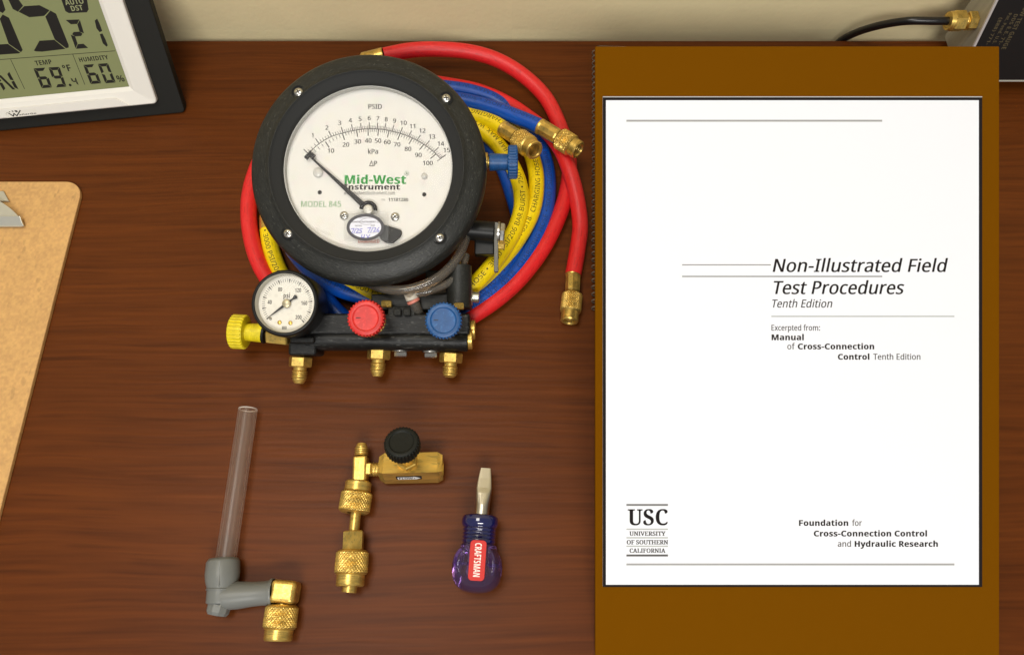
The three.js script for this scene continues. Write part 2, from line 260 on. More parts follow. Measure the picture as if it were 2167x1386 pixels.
{ // pointer with counterweight
  const tip = G(651, 327, DN + 0.003), L = Math.hypot(tip[0] - HUB[0], tip[1] - HUB[1]), a = Math.atan2(tip[1] - HUB[1], tip[0] - HUB[0]);
  const s = new THREE.Shape(); s.moveTo(0, 0.0019); s.lineTo(L * 0.5, 0.0011); s.lineTo(L - 0.002, 0.0005); s.lineTo(L - 0.002, -0.0005); s.lineTo(L * 0.5, -0.0011); s.lineTo(0, -0.0019); s.closePath();
  const o = { depth: 0.0005, bevelEnabled: false };
  const arm = new THREE.ExtrudeGeometry(s, o), flag = place(new THREE.BoxGeometry(0.0026, 0.0058, 0.0008), L - 0.0006, 0, 0.0004);
  const flag2 = place(new THREE.BoxGeometry(0.0026, 0.0034, 0.0009), L - 0.0026, -0.0012, 0.0004);
  const hubRing = new THREE.TorusGeometry(0.0044, 0.0012, 10, 28, Math.PI);
  hubRing.rotateZ(-a - 0.1 + 0.0); hubRing.translate(0, 0, 0.0008);
  const m = [arm, flag, flag2, hubRing].map((q) => place(q, HUB[0], HUB[1], DN + 0.0025, 0, 0, a));
  const w = new THREE.Shape(), wp = [[800, 474], [826, 480], [848, 488], [850, 494], [846, 501], [832, 513], [815, 516], [806, 505], [792, 480]].map(([x, y]) => G(x, y, DN + 0.002));
  w.moveTo(...wp[0]); w.quadraticCurveTo(...wp[1], ...wp[2]); w.quadraticCurveTo(...wp[3], ...wp[4]); w.lineTo(...wp[5]); w.quadraticCurveTo(...wp[6], ...wp[7]); w.lineTo(...wp[8]); w.closePath();
  const cw = new THREE.ExtrudeGeometry(w, { depth: 0.0012, bevelEnabled: true, bevelSize: 0.0003, bevelThickness: 0.0003, bevelSegments: 2 }); cw.translate(0, 0, DN + 0.0012);
  gp(dial, 'pointer', [...m], std({ color: LIN(0.013, 0.011, 0.012), roughness: 0.55 }));
  gp(dial, 'counterweight', cw, std({ color: LIN(0.016, 0.015, 0.014), roughness: 0.6 }));
  gp(dial, 'pointer_hub', place(zs([[0, 0.002], [0.0026, 0.0018], [0.003, 0.001], [0.003, -0.002]], 24), HUB[0], HUB[1], DN + 0.003), std({ color: LIN(0.6, 0.58, 0.52), roughness: 0.4, metalness: 0.3 }));
}
[[728, 456.5, 0.4], [836, 459, 0.7]].forEach(([px, py, a]) => { const [x, y] = G(px, py, DN), [h, s] = screwHead(0.0027, 0.0012); gp(dial, 'dial_screw', place(h, x, y, DN + 0.0002, 0, 0, a), steel); gp(dial, 'screw_slot', place(s, x, y, DN + 0.0002, 0, 0, a), slotDark); });
const clearGel = std({ color: LIN(0.6, 0.585, 0.55), roughness: 0.16 });
[[673, 366, 0.0031], [898, 373.5, 0.0019]].forEach(([px, py, r]) => { const [x, y] = G(px, py, DN); gp(dial, 'rubber_stop', place(zs([[0, 0.0022], [r * 0.7, 0.0019], [r, 0.0008], [r, 0]], 24), x, y, DN + 0.0002), clearGel, 'small clear round stop on the dial'); });
// crystal and calibration sticker on it
const crystal = gp(gauge, 'crystal', disc(0.0523, -0.0072), phy({ color: 0xffffff, transmission: 1, thickness: 0, roughness: 0, ior: 1.15, specularIntensity: 0.4 }));
{
  const n = -0.0068, c = [[728, 451], [822, 452], [820, 508], [727, 510]].map(([x, y]) => G(x, y, n)), x0 = c[3][0], x1 = c[1][0], y0 = c[3][1], y1 = c[0][1];
  const tape = new THREE.PlaneGeometry(x1 - x0, y1 - y0); tape.translate((x0 + x1) / 2, (y0 + y1) / 2, n);
  const st = gp(crystal, 'sticker_film', tape, phy({ color: LIN(0.84, 0.84, 0.83), transmission: 1, thickness: 0, roughness: 0.25, ior: 1.25 }), 'clear square film that carries the oval sticker');
  const e = [[733, 480], [813, 480]].map(([x, y]) => G(x, y, n)), ex = (e[0][0] + e[1][0]) / 2, rx = (e[1][0] - e[0][0]) / 2, tb = [G(773, 452.5, n)[1], G(773, 509.5, n)[1]], ry = (tb[0] - tb[1]) / 2, ey = (tb[0] + tb[1]) / 2;
  const tex = canvasTex(512, 384, (g, w, h) => {
    g.fillStyle = '#1d1620'; g.fillRect(0, 0, w, h); g.fillStyle = '#d9d9e4'; g.beginPath(); g.ellipse(w / 2, h / 2, w / 2 - 42, h / 2 - 42, 0, 0, 7); g.fill();
    ctext(g, 'CERTIFICATION BY', 256, 62, '22px sans-serif', '#3c3a42'); ctext(g, 'BRANOM INSTRUMENT CO.', 256, 116, 'bold 36px sans-serif', '#37343c', 0.86);
    g.strokeStyle = '#4a474e'; g.lineWidth = 4; g.beginPath(); g.ellipse(290, 108, 110, 46, -0.1, 1.2, 4.6); g.stroke();
    ctext(g, 'TESTED', 160, 172, 'bold 28px sans-serif', '#4a474e'); ctext(g, 'DUE', 356, 166, 'bold 28px sans-serif', '#4a474e');
    g.strokeStyle = '#5a5860'; g.lineWidth = 3; g.beginPath(); g.moveTo(56, 282); g.lineTo(216, 276); g.moveTo(286, 272); g.lineTo(450, 266); g.stroke();
    g.strokeStyle = '#3a36b4'; g.lineWidth = 8; g.lineCap = 'round'; g.lineJoin = 'round';
    const pen = (...strokes) => strokes.forEach((s) => { g.beginPath(); s.forEach(([x, y], i) => i ? g.lineTo(x, y) : g.moveTo(x, y)); g.stroke(); });
    pen([[62, 216], [104, 208], [74, 278]], [[130, 206], [98, 280]], [[138, 222], [160, 214], [164, 230], [132, 270], [168, 266]], [[214, 214], [184, 220], [180, 240], [204, 246], [202, 264], [174, 270]]);
    pen([[284, 206], [330, 194], [296, 262]], [[362, 190], [326, 268]], [[372, 206], [394, 200], [396, 216], [366, 256], [402, 252]], [[440, 196], [416, 226], [412, 250], [432, 258], [444, 240], [424, 232]]);
    pen([[212, 296], [204, 330], [222, 340], [240, 330], [244, 298], [240, 342]], [[274, 300], [290, 342], [318, 298]]);
  });
  const s = new THREE.Shape(); s.absellipse(0, 0, rx, ry, 0, Math.PI * 2);
  const sg = new THREE.ShapeGeometry(s, 40), uv = sg.attributes.uv, p = sg.attributes.position; for (let i = 0; i < p.count; i++) uv.setXY(i, 0.5 + p.getX(i) / rx / 2, 0.5 + p.getY(i) / ry / 2);
  sg.translate(ex, ey, n + 0.0002); gp(crystal, 'oval_sticker', sg, std({ map: tex, roughness: 0.4 }), 'oval black rimmed calibration sticker with blue handwriting');
}
// manifold casting
const box = (x0, y0, x1, y1, z0, z1, r = 0.0012) => { const g = new RoundedBoxGeometry(Math.abs(x1 - x0), Math.abs(y1 - y0), Math.abs(z1 - z0), 3, r); g.translate((x0 + x1) / 2, (y0 + y1) / 2, (z0 + z1) / 2); return flat(g); };
const pbox = (px0, py0, px1, py1, nTop, nBot, r) => { const a = G(px0, py0, nTop), b = G(px1, py1, nTop); return box(a[0], a[1], b[0], b[1], nBot, nTop, r); };
const cylAt = (A, B, r, seg = 40) => along(latheF([[0, 0], [r - 0.0004, 0], [r, 0.0004], [r, A.distanceTo(B) - 0.0004], [r - 0.0004, A.distanceTo(B)], [0, A.distanceTo(B)]], seg), A, B);
gp(gauge, 'manifold_bar', [pbox(612, 663, 994, 708, -0.022, -0.043, 0.0018), cylAt(at3(650, 718, -0.029), at3(990, 722, -0.029), 0.0066), pbox(660, 722, 985, 741, -0.031, -0.044, 0.001)], blackCast);
gp(gauge, 'port_block', [pbox(612, 712, 664, 726, -0.019, -0.042, 0.0015), pbox(609, 722, 668, 752, -0.024, -0.046, 0.002)], blackCast);
{ // bracket plate behind the manifold, with its rounded column on the right
  const a = G(785, 622, -0.026), b = G(945, 655, -0.026);
  gp(gauge, 'bracket', [box(a[0], a[1], b[0] + 0.004, b[1], -0.05, -0.026, 0.001), cylAt(at3(972, 562, -0.027), at3(971, 652, -0.027), 0.0078), pbox(820, 648, 878, 668, -0.022, -0.04, 0.001), pbox(900, 572, 996, 652, -0.03, -0.05, 0.001), pbox(832, 652, 848, 668, -0.018, -0.03, 0.001), pbox(852, 652, 868, 668, -0.018, -0.03, 0.001)], blackCoat);
  gp(gauge, 'stem_nut', [along(hexBar(0.0036, 0.004), at3(818, 650, -0.02), at3(818, 634, -0.02))], brass);
  gp(gauge, 'stem_nut', [along(hexBar(0.0036, 0.004), at3(971, 655, -0.02), at3(971, 640, -0.02))], brass);
}
// three flare ports
[[636, 755, 812, 0.3], [802, 739, 797, 0.9], [955, 746, 799, 0.5]].forEach(([px, y0, y1, tw]) => {
  const n = -0.034, A = at3(px, y0, n), B = at3(px - 4, y1, n), L = A.distanceTo(B), h = hexBar(0.0074, 0.0066, 0.0007); h.rotateY(tw * 0 + Math.PI / 6);
  const f = gp(gauge, 'flare_port', along(h, A, B), brass);
  const neck = latheF([[0.0038, 0.0064], [0.0042, 0.0066], [0.0042, 0.0086], [0.0046, 0.009]], 32), th = threads(0.0049, 0.0048, 4, 0.0008); th.translate(0, 0.0088, 0);
  const cone = latheF([[0.0043, 0.0136], [0.0043, 0.0146], [0.0031, L - 0.0004], [0.0026, L], [0.0016, L], [0.0014, L - 0.003], [0, L - 0.003]], 32);
  gp(f, 'threaded_end', [neck, th, cone].map((g) => along(g, A, B)), brass);
});
[[848, 741], [912, 743]].forEach(([px, py]) => {
  const A = at3(px, py, -0.033), B = at3(px, py + 12, -0.033), w = latheF([[0, 0], [0.0058, 0], [0.0058, 0.0008], [0, 0.0008]], 28), h = hexBar(0.0044, 0.0036); h.translate(0, 0.0008, 0);
  const bolt = gp(gauge, 'bolt', along(h, A, B), steel); gp(bolt, 'washer', along(w, A, B), steel);
});
// valve knobs on the manifold
function knobGeo(r, h, ribs, skirt = true) {   // ribbed disc, face towards +Z at z = 0
  const prof = zs([[0, -0.0008], [r * 0.62, -0.0009], [r * 0.69, -0.0006], [r * 0.71, -0.0001], [r * 0.74, 0], [r * 0.9, -0.0001], [r * 0.955, -0.0007], [r * 0.96, -h + 0.0006], [r * 0.9, -h], [0, -h]], 56), out = [prof];
  for (let i = 0; i < ribs; i++) { const a = (i / ribs) * Math.PI * 2, c = new THREE.CapsuleGeometry(r * 0.07, h - 0.0024, 2, 6); c.rotateX(Math.PI / 2); c.translate(r * 0.955 * Math.cos(a), r * 0.955 * Math.sin(a), -h / 2); out.push(c); }
  return merge(out);
}
[[773, 673, redKnob, 'round red ribbed valve knob'], [938, 678, blueKnob, 'round blue ribbed valve knob beside the right port']].forEach(([px, py, m, label]) => {
  const n = 0.001, [x, y] = G(px, py, n), k = gp(gauge, 'valve_knob', place(knobGeo(0.011, 0.0075, 32), x, y, n), m, label);
  gp(k, 'valve_stem', [place(zs([[0.0062, 0], [0.0062, -0.008]], 32), x, y, n - 0.007), place(zl([[0.0062, 0], [0.0072, -0.0006], [0.0072, -0.006], [0.0085, -0.0066], [0.0085, -0.011]], 32), x, y, n - 0.0135)], brass);
  gp(k, 'index_mark', place(new THREE.BoxGeometry(0.0028, 0.0005, 0.0002), x - 0.0045, y + 0.0002, n - 0.0008), blackInk);
});
// side knobs: blue on the right of the case, yellow on the left of the manifold
function sideKnob(A, B, rDisc, tDisc, rStem0, rStem1, mat, label, ribs) {
  const L = A.distanceTo(B), st = latheF([[0, 0], [rStem0, 0], [rStem1, L - tDisc], [rStem1, L - tDisc + 0.0005]], 40), k = knobGeo(rDisc, tDisc, ribs); k.rotateX(-Math.PI / 2); k.translate(0, L, 0);
  return gp(gauge, 'valve_knob', [along(st, A, B), along(k, A, B)], mat, label);
}
{
  const n = -0.03;
  const bk = sideKnob(at3(1036, 343, n), at3(1096, 343, n), 0.0106, 0.0066, 0.0056, 0.0052, blueKnob, 'blue ribbed knob on the right side of the gauge case', 30);
  gp(bk, 'valve_stem', [cylAt(V(0.045, at3(1036, 343, n).y, n), V(at3(1036, 343, n).x, at3(1036, 343, n).y, n), 0.0034), cylAt(at3(1022, 341, n), at3(1033, 341, n), 0.0056, 6)], brass);
  const ny = -0.032;
  const yk = sideKnob(at3(560, 705, ny), at3(490, 701, ny), 0.0108, 0.0096, 0.0062, 0.0056, yellowKnob, 'yellow ribbed valve knob at the left end of the manifold', 28);
  gp(yk, 'valve_stem', [along(hexBar(0.0064, 0.014, 0.0008), at3(612, 712, ny), at3(558, 706, ny))], brass);
  gp(yk, 'o_ring', [cylAt(at3(563, 706, ny), at3(557, 705, ny), 0.0066)], blackPlastic);
}
// black bleed valve with steel nut and hanging lever on the right
{
  const n = -0.03, A = at3(986, 486, n), B = at3(1046, 491, n);
  const v = gp(gauge, 'side_valve', [cylAt(A, B, 0.0066), pbox(1004, 500, 1046, 538, -0.034, -0.046, 0.001)], blackPlastic, 'black side valve with a steel nut and lever');
  gp(v, 'lever', [place(plate(0.0028, 0.032, 0.0055, 0.0008, 0.0003), at3(1050, 524, n).x, at3(1050, 524, n).y, n + 0.003)], std({ color: LIN(0.12, 0.115, 0.1), roughness: 0.45, metalness: 0.7 }));
  const w = latheF([[0, 0], [0.0071, 0], [0.0071, 0.0012], [0, 0.0012]], 28), h = hexBar(0.0064, 0.0032); h.translate(0, 0.0014, 0); const C = at3(1053, 492, n), D = at3(1070, 493, n);
  gp(v, 'lock_nut', [along(w, C, D), along(h, C, D)], steel);
  gp(v, 'lock_screw', [along(hexBar(0.003, 0.005), at3(1052, 518, n), at3(1068, 519, n))], brass);
}
gp(gauge, 'stud', [cylAt(at3(994, 628, -0.036), at3(1014, 629, -0.036), 0.0036), cylAt(at3(993, 630, -0.036), at3(1000, 630, -0.036), 0.0056, 6)], zinc);
gp(gauge, 'end_plug', [cylAt(at3(990, 718, -0.03), at3(1000, 718, -0.03), 0.0064)], brass);
gp(gauge, 'end_plug', [cylAt(at3(996, 698, -0.036), at3(1006, 698, -0.036), 0.0064)], brass);
// clear bypass tubes
const vinyl = phy({ color: LIN(0.82, 0.74, 0.63), transmission: 0.9, thickness: 0.003, ior: 1.42, roughness: 0.08, attenuationColor: LIN(0.55, 0.45, 0.33), attenuationDistance: 0.005 });
const gtube = (pts, r) => { const w = pts.map(([x, y, n]) => { const v = at3(x, y, n); return v.applyMatrix4(GM); }); return tubeGeo(w, r, 0.1, 16, 0.0015); };
part(gauge, 'clear_tube', gtube([[766, 575, -0.035], [785, 600, -0.024], [815, 611, -0.018], [850, 614, -0.016], [890, 606, -0.016], [930, 585, -0.017], [960, 556, -0.02], [982, 515, -0.026], [990, 470, -0.034], [985, 430, -0.04]], 0.0031), vinyl);
part(gauge, 'clear_tube', gtube([[985, 540, -0.03], [975, 575, -0.024], [945, 600, -0.022], [905, 616, -0.02], [875, 622, -0.02]], 0.0027), vinyl);
part(gauge, 'clear_tube', gtube([[866, 618, -0.018], [872, 632, -0.02], [880, 648, -0.023], [888, 668, -0.03]], 0.0033), vinyl, 'short clear tube with a red banded collar');
gp(gauge, 'tube_collar', [cylAt(at3(867, 618, -0.0195), at3(873, 634, -0.0205), 0.0041)], std({ color: LIN(0.55, 0.5, 0.42), roughness: 0.5 }));
gp(gauge, 'tube_collar', [cylAt(at3(873, 634, -0.0205), at3(876, 640, -0.021), 0.0042)], std({ color: LIN(0.6, 0.2, 0.15), roughness: 0.5 }), 'red band round the short tube');
// small gauge
{
  const n = -0.004, [x, y] = G(601, 641, n), R = 0.0204, dn = n - 0.0056, r = 0.0174;
  const house = gp(gauge, 'small_gauge', place(zs([[0.017, -0.026], [0.0196, -0.026], [R, -0.0245], [R + 0.0002, -0.009], [R, -0.002], [R - 0.0004, -0.0006], [R - 0.0014, 0.0001], [R - 0.0024, -0.0002], [0.0187, -0.0006], [0.0187, -0.0014]], 80), x, y, n), blackPlastic, 'small black round gauge with a white dial to 200');
  gp(house, 'gauge_back', place(zs([[0.0196, -0.0258], [0.006, -0.0262], [0.006, -0.034]], 32), x, y, n), brass);
  gp(house, 'ring', place(zl([[0.0188, -0.0012], [0.0183, -0.0014], [0.0178, -0.0052], [0.0174, -0.0056]], 80), x, y, n), std({ color: LIN(0.5, 0.475, 0.4), roughness: 0.4, metalness: 0.25 }));
  const c0 = [x, y], S = 512, K = S / (2 * r) / 3480, sc = (px, py) => { const [a, b] = G(px, py, dn); return [S / 2 + (a - c0[0]) / r * S / 2, S / 2 - (b - c0[1]) / r * S / 2]; };
  const tex = canvasTex(S, S, (g) => {
    g.fillStyle = '#e3ded2'; g.fillRect(0, 0, S, S);
    for (let i = 0; i < 200; i++) { g.fillStyle = `rgba(140,130,110,0.04)`; g.beginPath(); g.arc(rnd() * S, rnd() * S, 3 + rnd() * 16, 0, 7); g.fill(); }
    g.strokeStyle = g.fillStyle = '#33302c';
    for (let i = 0; i <= 50; i++) {
      const a = (217 - i / 50 * 264) * Math.PI / 180, R1 = 226, big = i % 5 === 0; g.save(); g.translate(S / 2, S / 2); g.rotate(-a);
      if (big) { g.beginPath(); g.moveTo(R1, -7); g.lineTo(R1, 7); g.lineTo(R1 - 36, 1.5); g.lineTo(R1 - 36, -1.5); g.fill(); } else { g.lineWidth = 4; g.beginPath(); g.moveTo(R1, 0); g.lineTo(R1 - 26, 0); g.stroke(); } g.restore();
    }
    const t = (s, px, py, h, b = 'bold', sx = 0.7) => { const [a, c] = sc(px, py); ctext(g, s, a, c, `${b} ${h * 1.38 * K}px sans-serif`, '#33302c', sx); };
    t('40', 570, 639.5, 8.5); t('80', 592, 612.5, 8.5); t('120', 630, 614.5, 8.5); t('160', 643, 641.5, 8.5); t('200', 631, 671.5, 8.5); t('psi', 606, 625.5, 10, 'bold', 0.8);
    { const [a, c] = sc(601, 694); g.save(); g.translate(a, c); for (let i = 0; i < 3; i++) { g.fillRect(-22 + i * 0, -14 + i * 11, 44, 4); } for (let i = 0; i < 4; i++) g.fillRect(-19 + i * 11, -14, 4, 26); g.restore(); }
  });
  const d = gp(house, 'dial', place(new THREE.CircleGeometry(r, 64), c0[0], c0[1], dn), std({ map: tex, roughness: 0.55 }));
  const tip = G(561.5, 676, dn + 0.001), hub = [x, y], L = Math.hypot(tip[0] - hub[0], tip[1] - hub[1]), a = Math.atan2(tip[1] - hub[1], tip[0] - hub[0]);
  const s = new THREE.Shape(); s.moveTo(L, 0); s.lineTo(0, 0.0009); s.lineTo(-0.0045, 0.0004); s.lineTo(-0.007, 0.0014); s.quadraticCurveTo(-0.0084, 0.0002, -0.007, -0.0014); s.lineTo(-0.0045, -0.0004); s.lineTo(0, -0.0009); s.closePath();
  gp(d, 'needle', place(new THREE.ExtrudeGeometry(s, { depth: 0.0003, bevelEnabled: false }), hub[0], hub[1], dn + 0.001, 0, 0, a), blackInk);
  gp(d, 'needle_hub', place(zs([[0, 0.0016], [0.0022, 0.0014], [0.0026, 0.0008], [0.0026, 0]], 28), hub[0], hub[1], dn + 0.001), std({ color: LIN(0.5, 0.44, 0.3), metalness: 0.7, roughness: 0.4 }));
  [[591, 682.5], [614, 683.5]].forEach(([px, py]) => { const [u, v] = G(px, py, dn); gp(d, 'dial_screw', place(zs([[0, 0.0006], [0.0008, 0.0005], [0.0013, 0.0002], [0.0013, 0]], 16), u, v, dn + 0.0001), brass); });
  { const [u, v] = G(572, 674.5, dn); gp(d, 'stop_pin', place(zs([[0, 0.001], [0.0007, 0.0008], [0.0009, 0]], 12), u, v, dn + 0.0001), steel); }
  gp(house, 'lens', place(new THREE.CircleGeometry(0.0182, 48), x, y, n - 0.0016), phy({ color: 0xffffff, transmission: 1, thickness: 0, roughness: 0, ior: 1.15, specularIntensity: 0.4 }));
}

// ---------------------------------------------------------------- the three hoses coiled behind the gauge
const hp = (pts) => pts.map(([x, y, h]) => P(x, y, h));
const baseOf = (pts) => { const c = pts.reduce((a, p) => a.add(p), V(0, 0, 0)).multiplyScalar(1 / pts.length); c.y = 0; return c; };
function hoseMat(r, g, b, ink, rough) {
  const tex = canvasTex(2048, 256, (c, w, h) => {
    c.fillStyle = `rgb(${r},${g},${b})`; c.fillRect(0, 0, w, h);
    for (let i = 0; i < 900; i++) { const k = rnd(); c.fillStyle = k < 0.5 ? 'rgba(0,0,0,0.06)' : 'rgba(255,255,255,0.03)'; c.fillRect(rnd() * w, rnd() * h, 4 + rnd() * 60, 2 + rnd() * 8); }
    if (ink) { textFit(c, 'CHARGING HOSE • 3000 PSI/206 BAR BURST • 750 PSI/51 BAR MAX. W.P. 0318', 20, 146, 2030, '35px sans-serif', ink); }
  });
  tex.wrapS = tex.wrapT = THREE.RepeatWrapping; return std({ map: tex, roughness: rough, bumpMap: speck, bumpScale: 0.00005 });
}
const HR = 0.0056;
function endFitting(g, A, B, C, rf, rn, name) {   // crimped ferrule from A to B, knurled nut from B to C
  const L = A.distanceTo(B), N = B.distanceTo(C), f = latheF([[rf * 0.7, 0], [rf * 1.04, 0.0002], [rf * 1.06, 0.001], [rf * 1.0, 0.0024]], 40), fx = facet(lathe([[rf * 1.02, 0.0022], [rf * 1.0, L - 0.0018], [rf * 0.82, L], [0, L]], 10));
  const base = g.position, sub = (v) => v.clone().sub(base);
  part(g, 'ferrule', [along(f, sub(A), sub(B)), along(fx, sub(A), sub(B))], brass);
  part(g, 'knurled_nut', along(nutGeo(rn, N), sub(B), sub(C)), brass);
}
function hose(name, label, pts, mat, uvLen) {
  const w = hp(pts), b = baseOf(w), g = thing(name, label, 'hose', b); part(g, 'tube', tubeGeo(w.map((p) => p.clone().sub(b)), HR, uvLen), mat); return g;
}
const redHose = hose('hose', 'red rubber hose whose loose end lies nearest the brown board', [[1213, 582, 0.0066], [1222, 530, 0.0066], [1228, 480, 0.008], [1221, 420, 0.012], [1205, 360, 0.016], [1186, 315, 0.0165], [1160, 282, 0.015], [1120, 250, 0.011], [1070, 217, 0.0075], [1010, 192, 0.0066], [950, 180, 0.0066], [895, 172, 0.0066], [820, 162, 0.0066], [735, 168, 0.0066], [655, 205, 0.0066], [592, 275, 0.0066], [548, 345, 0.0066], [528, 410, 0.0066], [526, 465, 0.0066], [535, 520, 0.0066], [549, 560, 0.0066], [572, 598, 0.0066], [620, 650, 0.0066], [700, 690, 0.0062], [800, 708, 0.006], [900, 702, 0.006], [965, 688, 0.006], [1000, 668, 0.0066], [1050, 635, 0.0066], [1100, 590, 0.0066], [1148, 528, 0.0066], [1180, 465, 0.0066], [1197, 415, 0.006], [1205, 365, 0.006], [1202, 322, 0.0062], [1189, 278, 0.0066], [1155, 207, 0.008], [1105, 158, 0.011], [1050, 126, 0.014], [995, 110, 0.017], [930, 104, 0.02], [870, 106, 0.021], [812, 117, 0.022]], hoseMat(222, 34, 36, null, 0.46), 0.2);
endFitting(redHose, P(1213, 577, 0.0066), P(1211.5, 620, 0.0066), P(1205, 681, 0.0068), 0.0051, 0.0069);
part(redHose, 'ferrule', along(latheF([[0.003, 0], [0.0058, 0], [0.0058, 0.016], [0.004, 0.018]], 10), P(812, 117, 0.022).sub(redHose.position), P(776, 126, 0.02).sub(redHose.position)), brass);
const blueHose = hose('hose_001', 'blue rubber hose with white-lit curve and brass end crossing the red hose', [[1146, 269, 0.0265], [1090, 246, 0.0235], [1040, 228, 0.021], [985, 214, 0.019], [920, 205, 0.018], [820, 190, 0.018], [720, 200, 0.018], [640, 250, 0.018], [600, 330, 0.018], [588, 420, 0.018], [600, 490, 0.018], [640, 555, 0.018], [685, 594, 0.0175], [725, 614, 0.017], [770, 628, 0.015], [830, 645, 0.011], [900, 660, 0.008], [960, 660, 0.007], [1000, 638, 0.0066], [1040, 605, 0.0066], [1075, 565, 0.0066], [1096, 515, 0.0066], [1098, 465, 0.0066], [1084, 410, 0.0066], [1066, 358, 0.0066], [1040, 312, 0.0066], [1005, 275, 0.0066], [940, 230, 0.0066], [850, 205, 0.0066], [740, 205, 0.0066], [655, 250, 0.0066], [605, 330, 0.0066], [594, 420, 0.0066], [615, 505, 0.0066], [648, 560, 0.008], [672, 605, 0.011], [705, 652, 0.012], [750, 688, 0.009], [820, 700, 0.006], [910, 690, 0.006], [985, 662, 0.0066], [1035, 628, 0.0066], [1080, 588, 0.0066], [1120, 535, 0.0066], [1148, 475, 0.0066], [1160, 410, 0.0066], [1156, 350, 0.0066], [1136, 298, 0.0066], [1098, 250, 0.0066], [1050, 214, 0.009], [1000, 195, 0.012], [945, 186, 0.014], [890, 182, 0.014], [800, 175, 0.016]], hoseMat(0, 72, 168, '#052a62', 0.4), 0.21);
endFitting(blueHose, P(1142, 267, 0.0265), P(1183, 291, 0.028), P(1225, 318, 0.030), 0.0056, 0.0076);
const yellowHose = hose('hose_002', 'yellow rubber hose with black printed lettering and brass end beside the blue knob', [[1070, 276, 0.0235], [1050, 263, 0.0225], [1025, 253, 0.021], [990, 244, 0.019], [930, 225, 0.018], [830, 205, 0.0185], [730, 215, 0.0185], [655, 275, 0.0185], [590, 390, 0.0075], [568, 450, 0.0066], [568, 500, 0.0066], [579, 545, 0.0066], [600, 590, 0.0066], [645, 640, 0.0066], [725, 680, 0.0062], [820, 690, 0.0062], [905, 672, 0.008], [965, 636, 0.014], [1000, 606, 0.0165], [1035, 569, 0.0175], [1068, 524, 0.0178], [1092, 480, 0.0175], [1104, 432, 0.0175], [1098, 385, 0.0175], [1076, 337, 0.0175], [1045, 297, 0.0175], [1005, 267, 0.0175], [940, 235, 0.0178], [850, 222, 0.018], [740, 228, 0.018], [660, 290, 0.018], [630, 380, 0.018], [640, 480, 0.018], [680, 555, 0.018], [730, 594, 0.018], [785, 620, 0.017], [860, 640, 0.014], [940, 640, 0.012], [1005, 605, 0.011], [1056, 558, 0.011], [1096, 506, 0.012], [1125, 452, 0.013], [1135, 400, 0.013], [1132, 352, 0.013], [1113, 305, 0.013], [1070, 268, 0.013], [1010, 240, 0.0125], [930, 220, 0.0125], [850, 214, 0.0125]], hoseMat(244, 212, 8, '#221c0a', 0.38), 0.2);
endFitting(yellowHose, P(1064, 272, 0.0235), P(1097, 293, 0.027), P(1132, 319, 0.036), 0.0056, 0.0077);
part(yellowHose, 'crimp_sleeve', along(latheF([[0.0056, 0], [0.0062, 0], [0.0062, 0.01], [0.0056, 0.01]], 12), P(568, 488, 0.0066).sub(yellowHose.position), P(567, 452, 0.0066).sub(yellowHose.position)), brass);

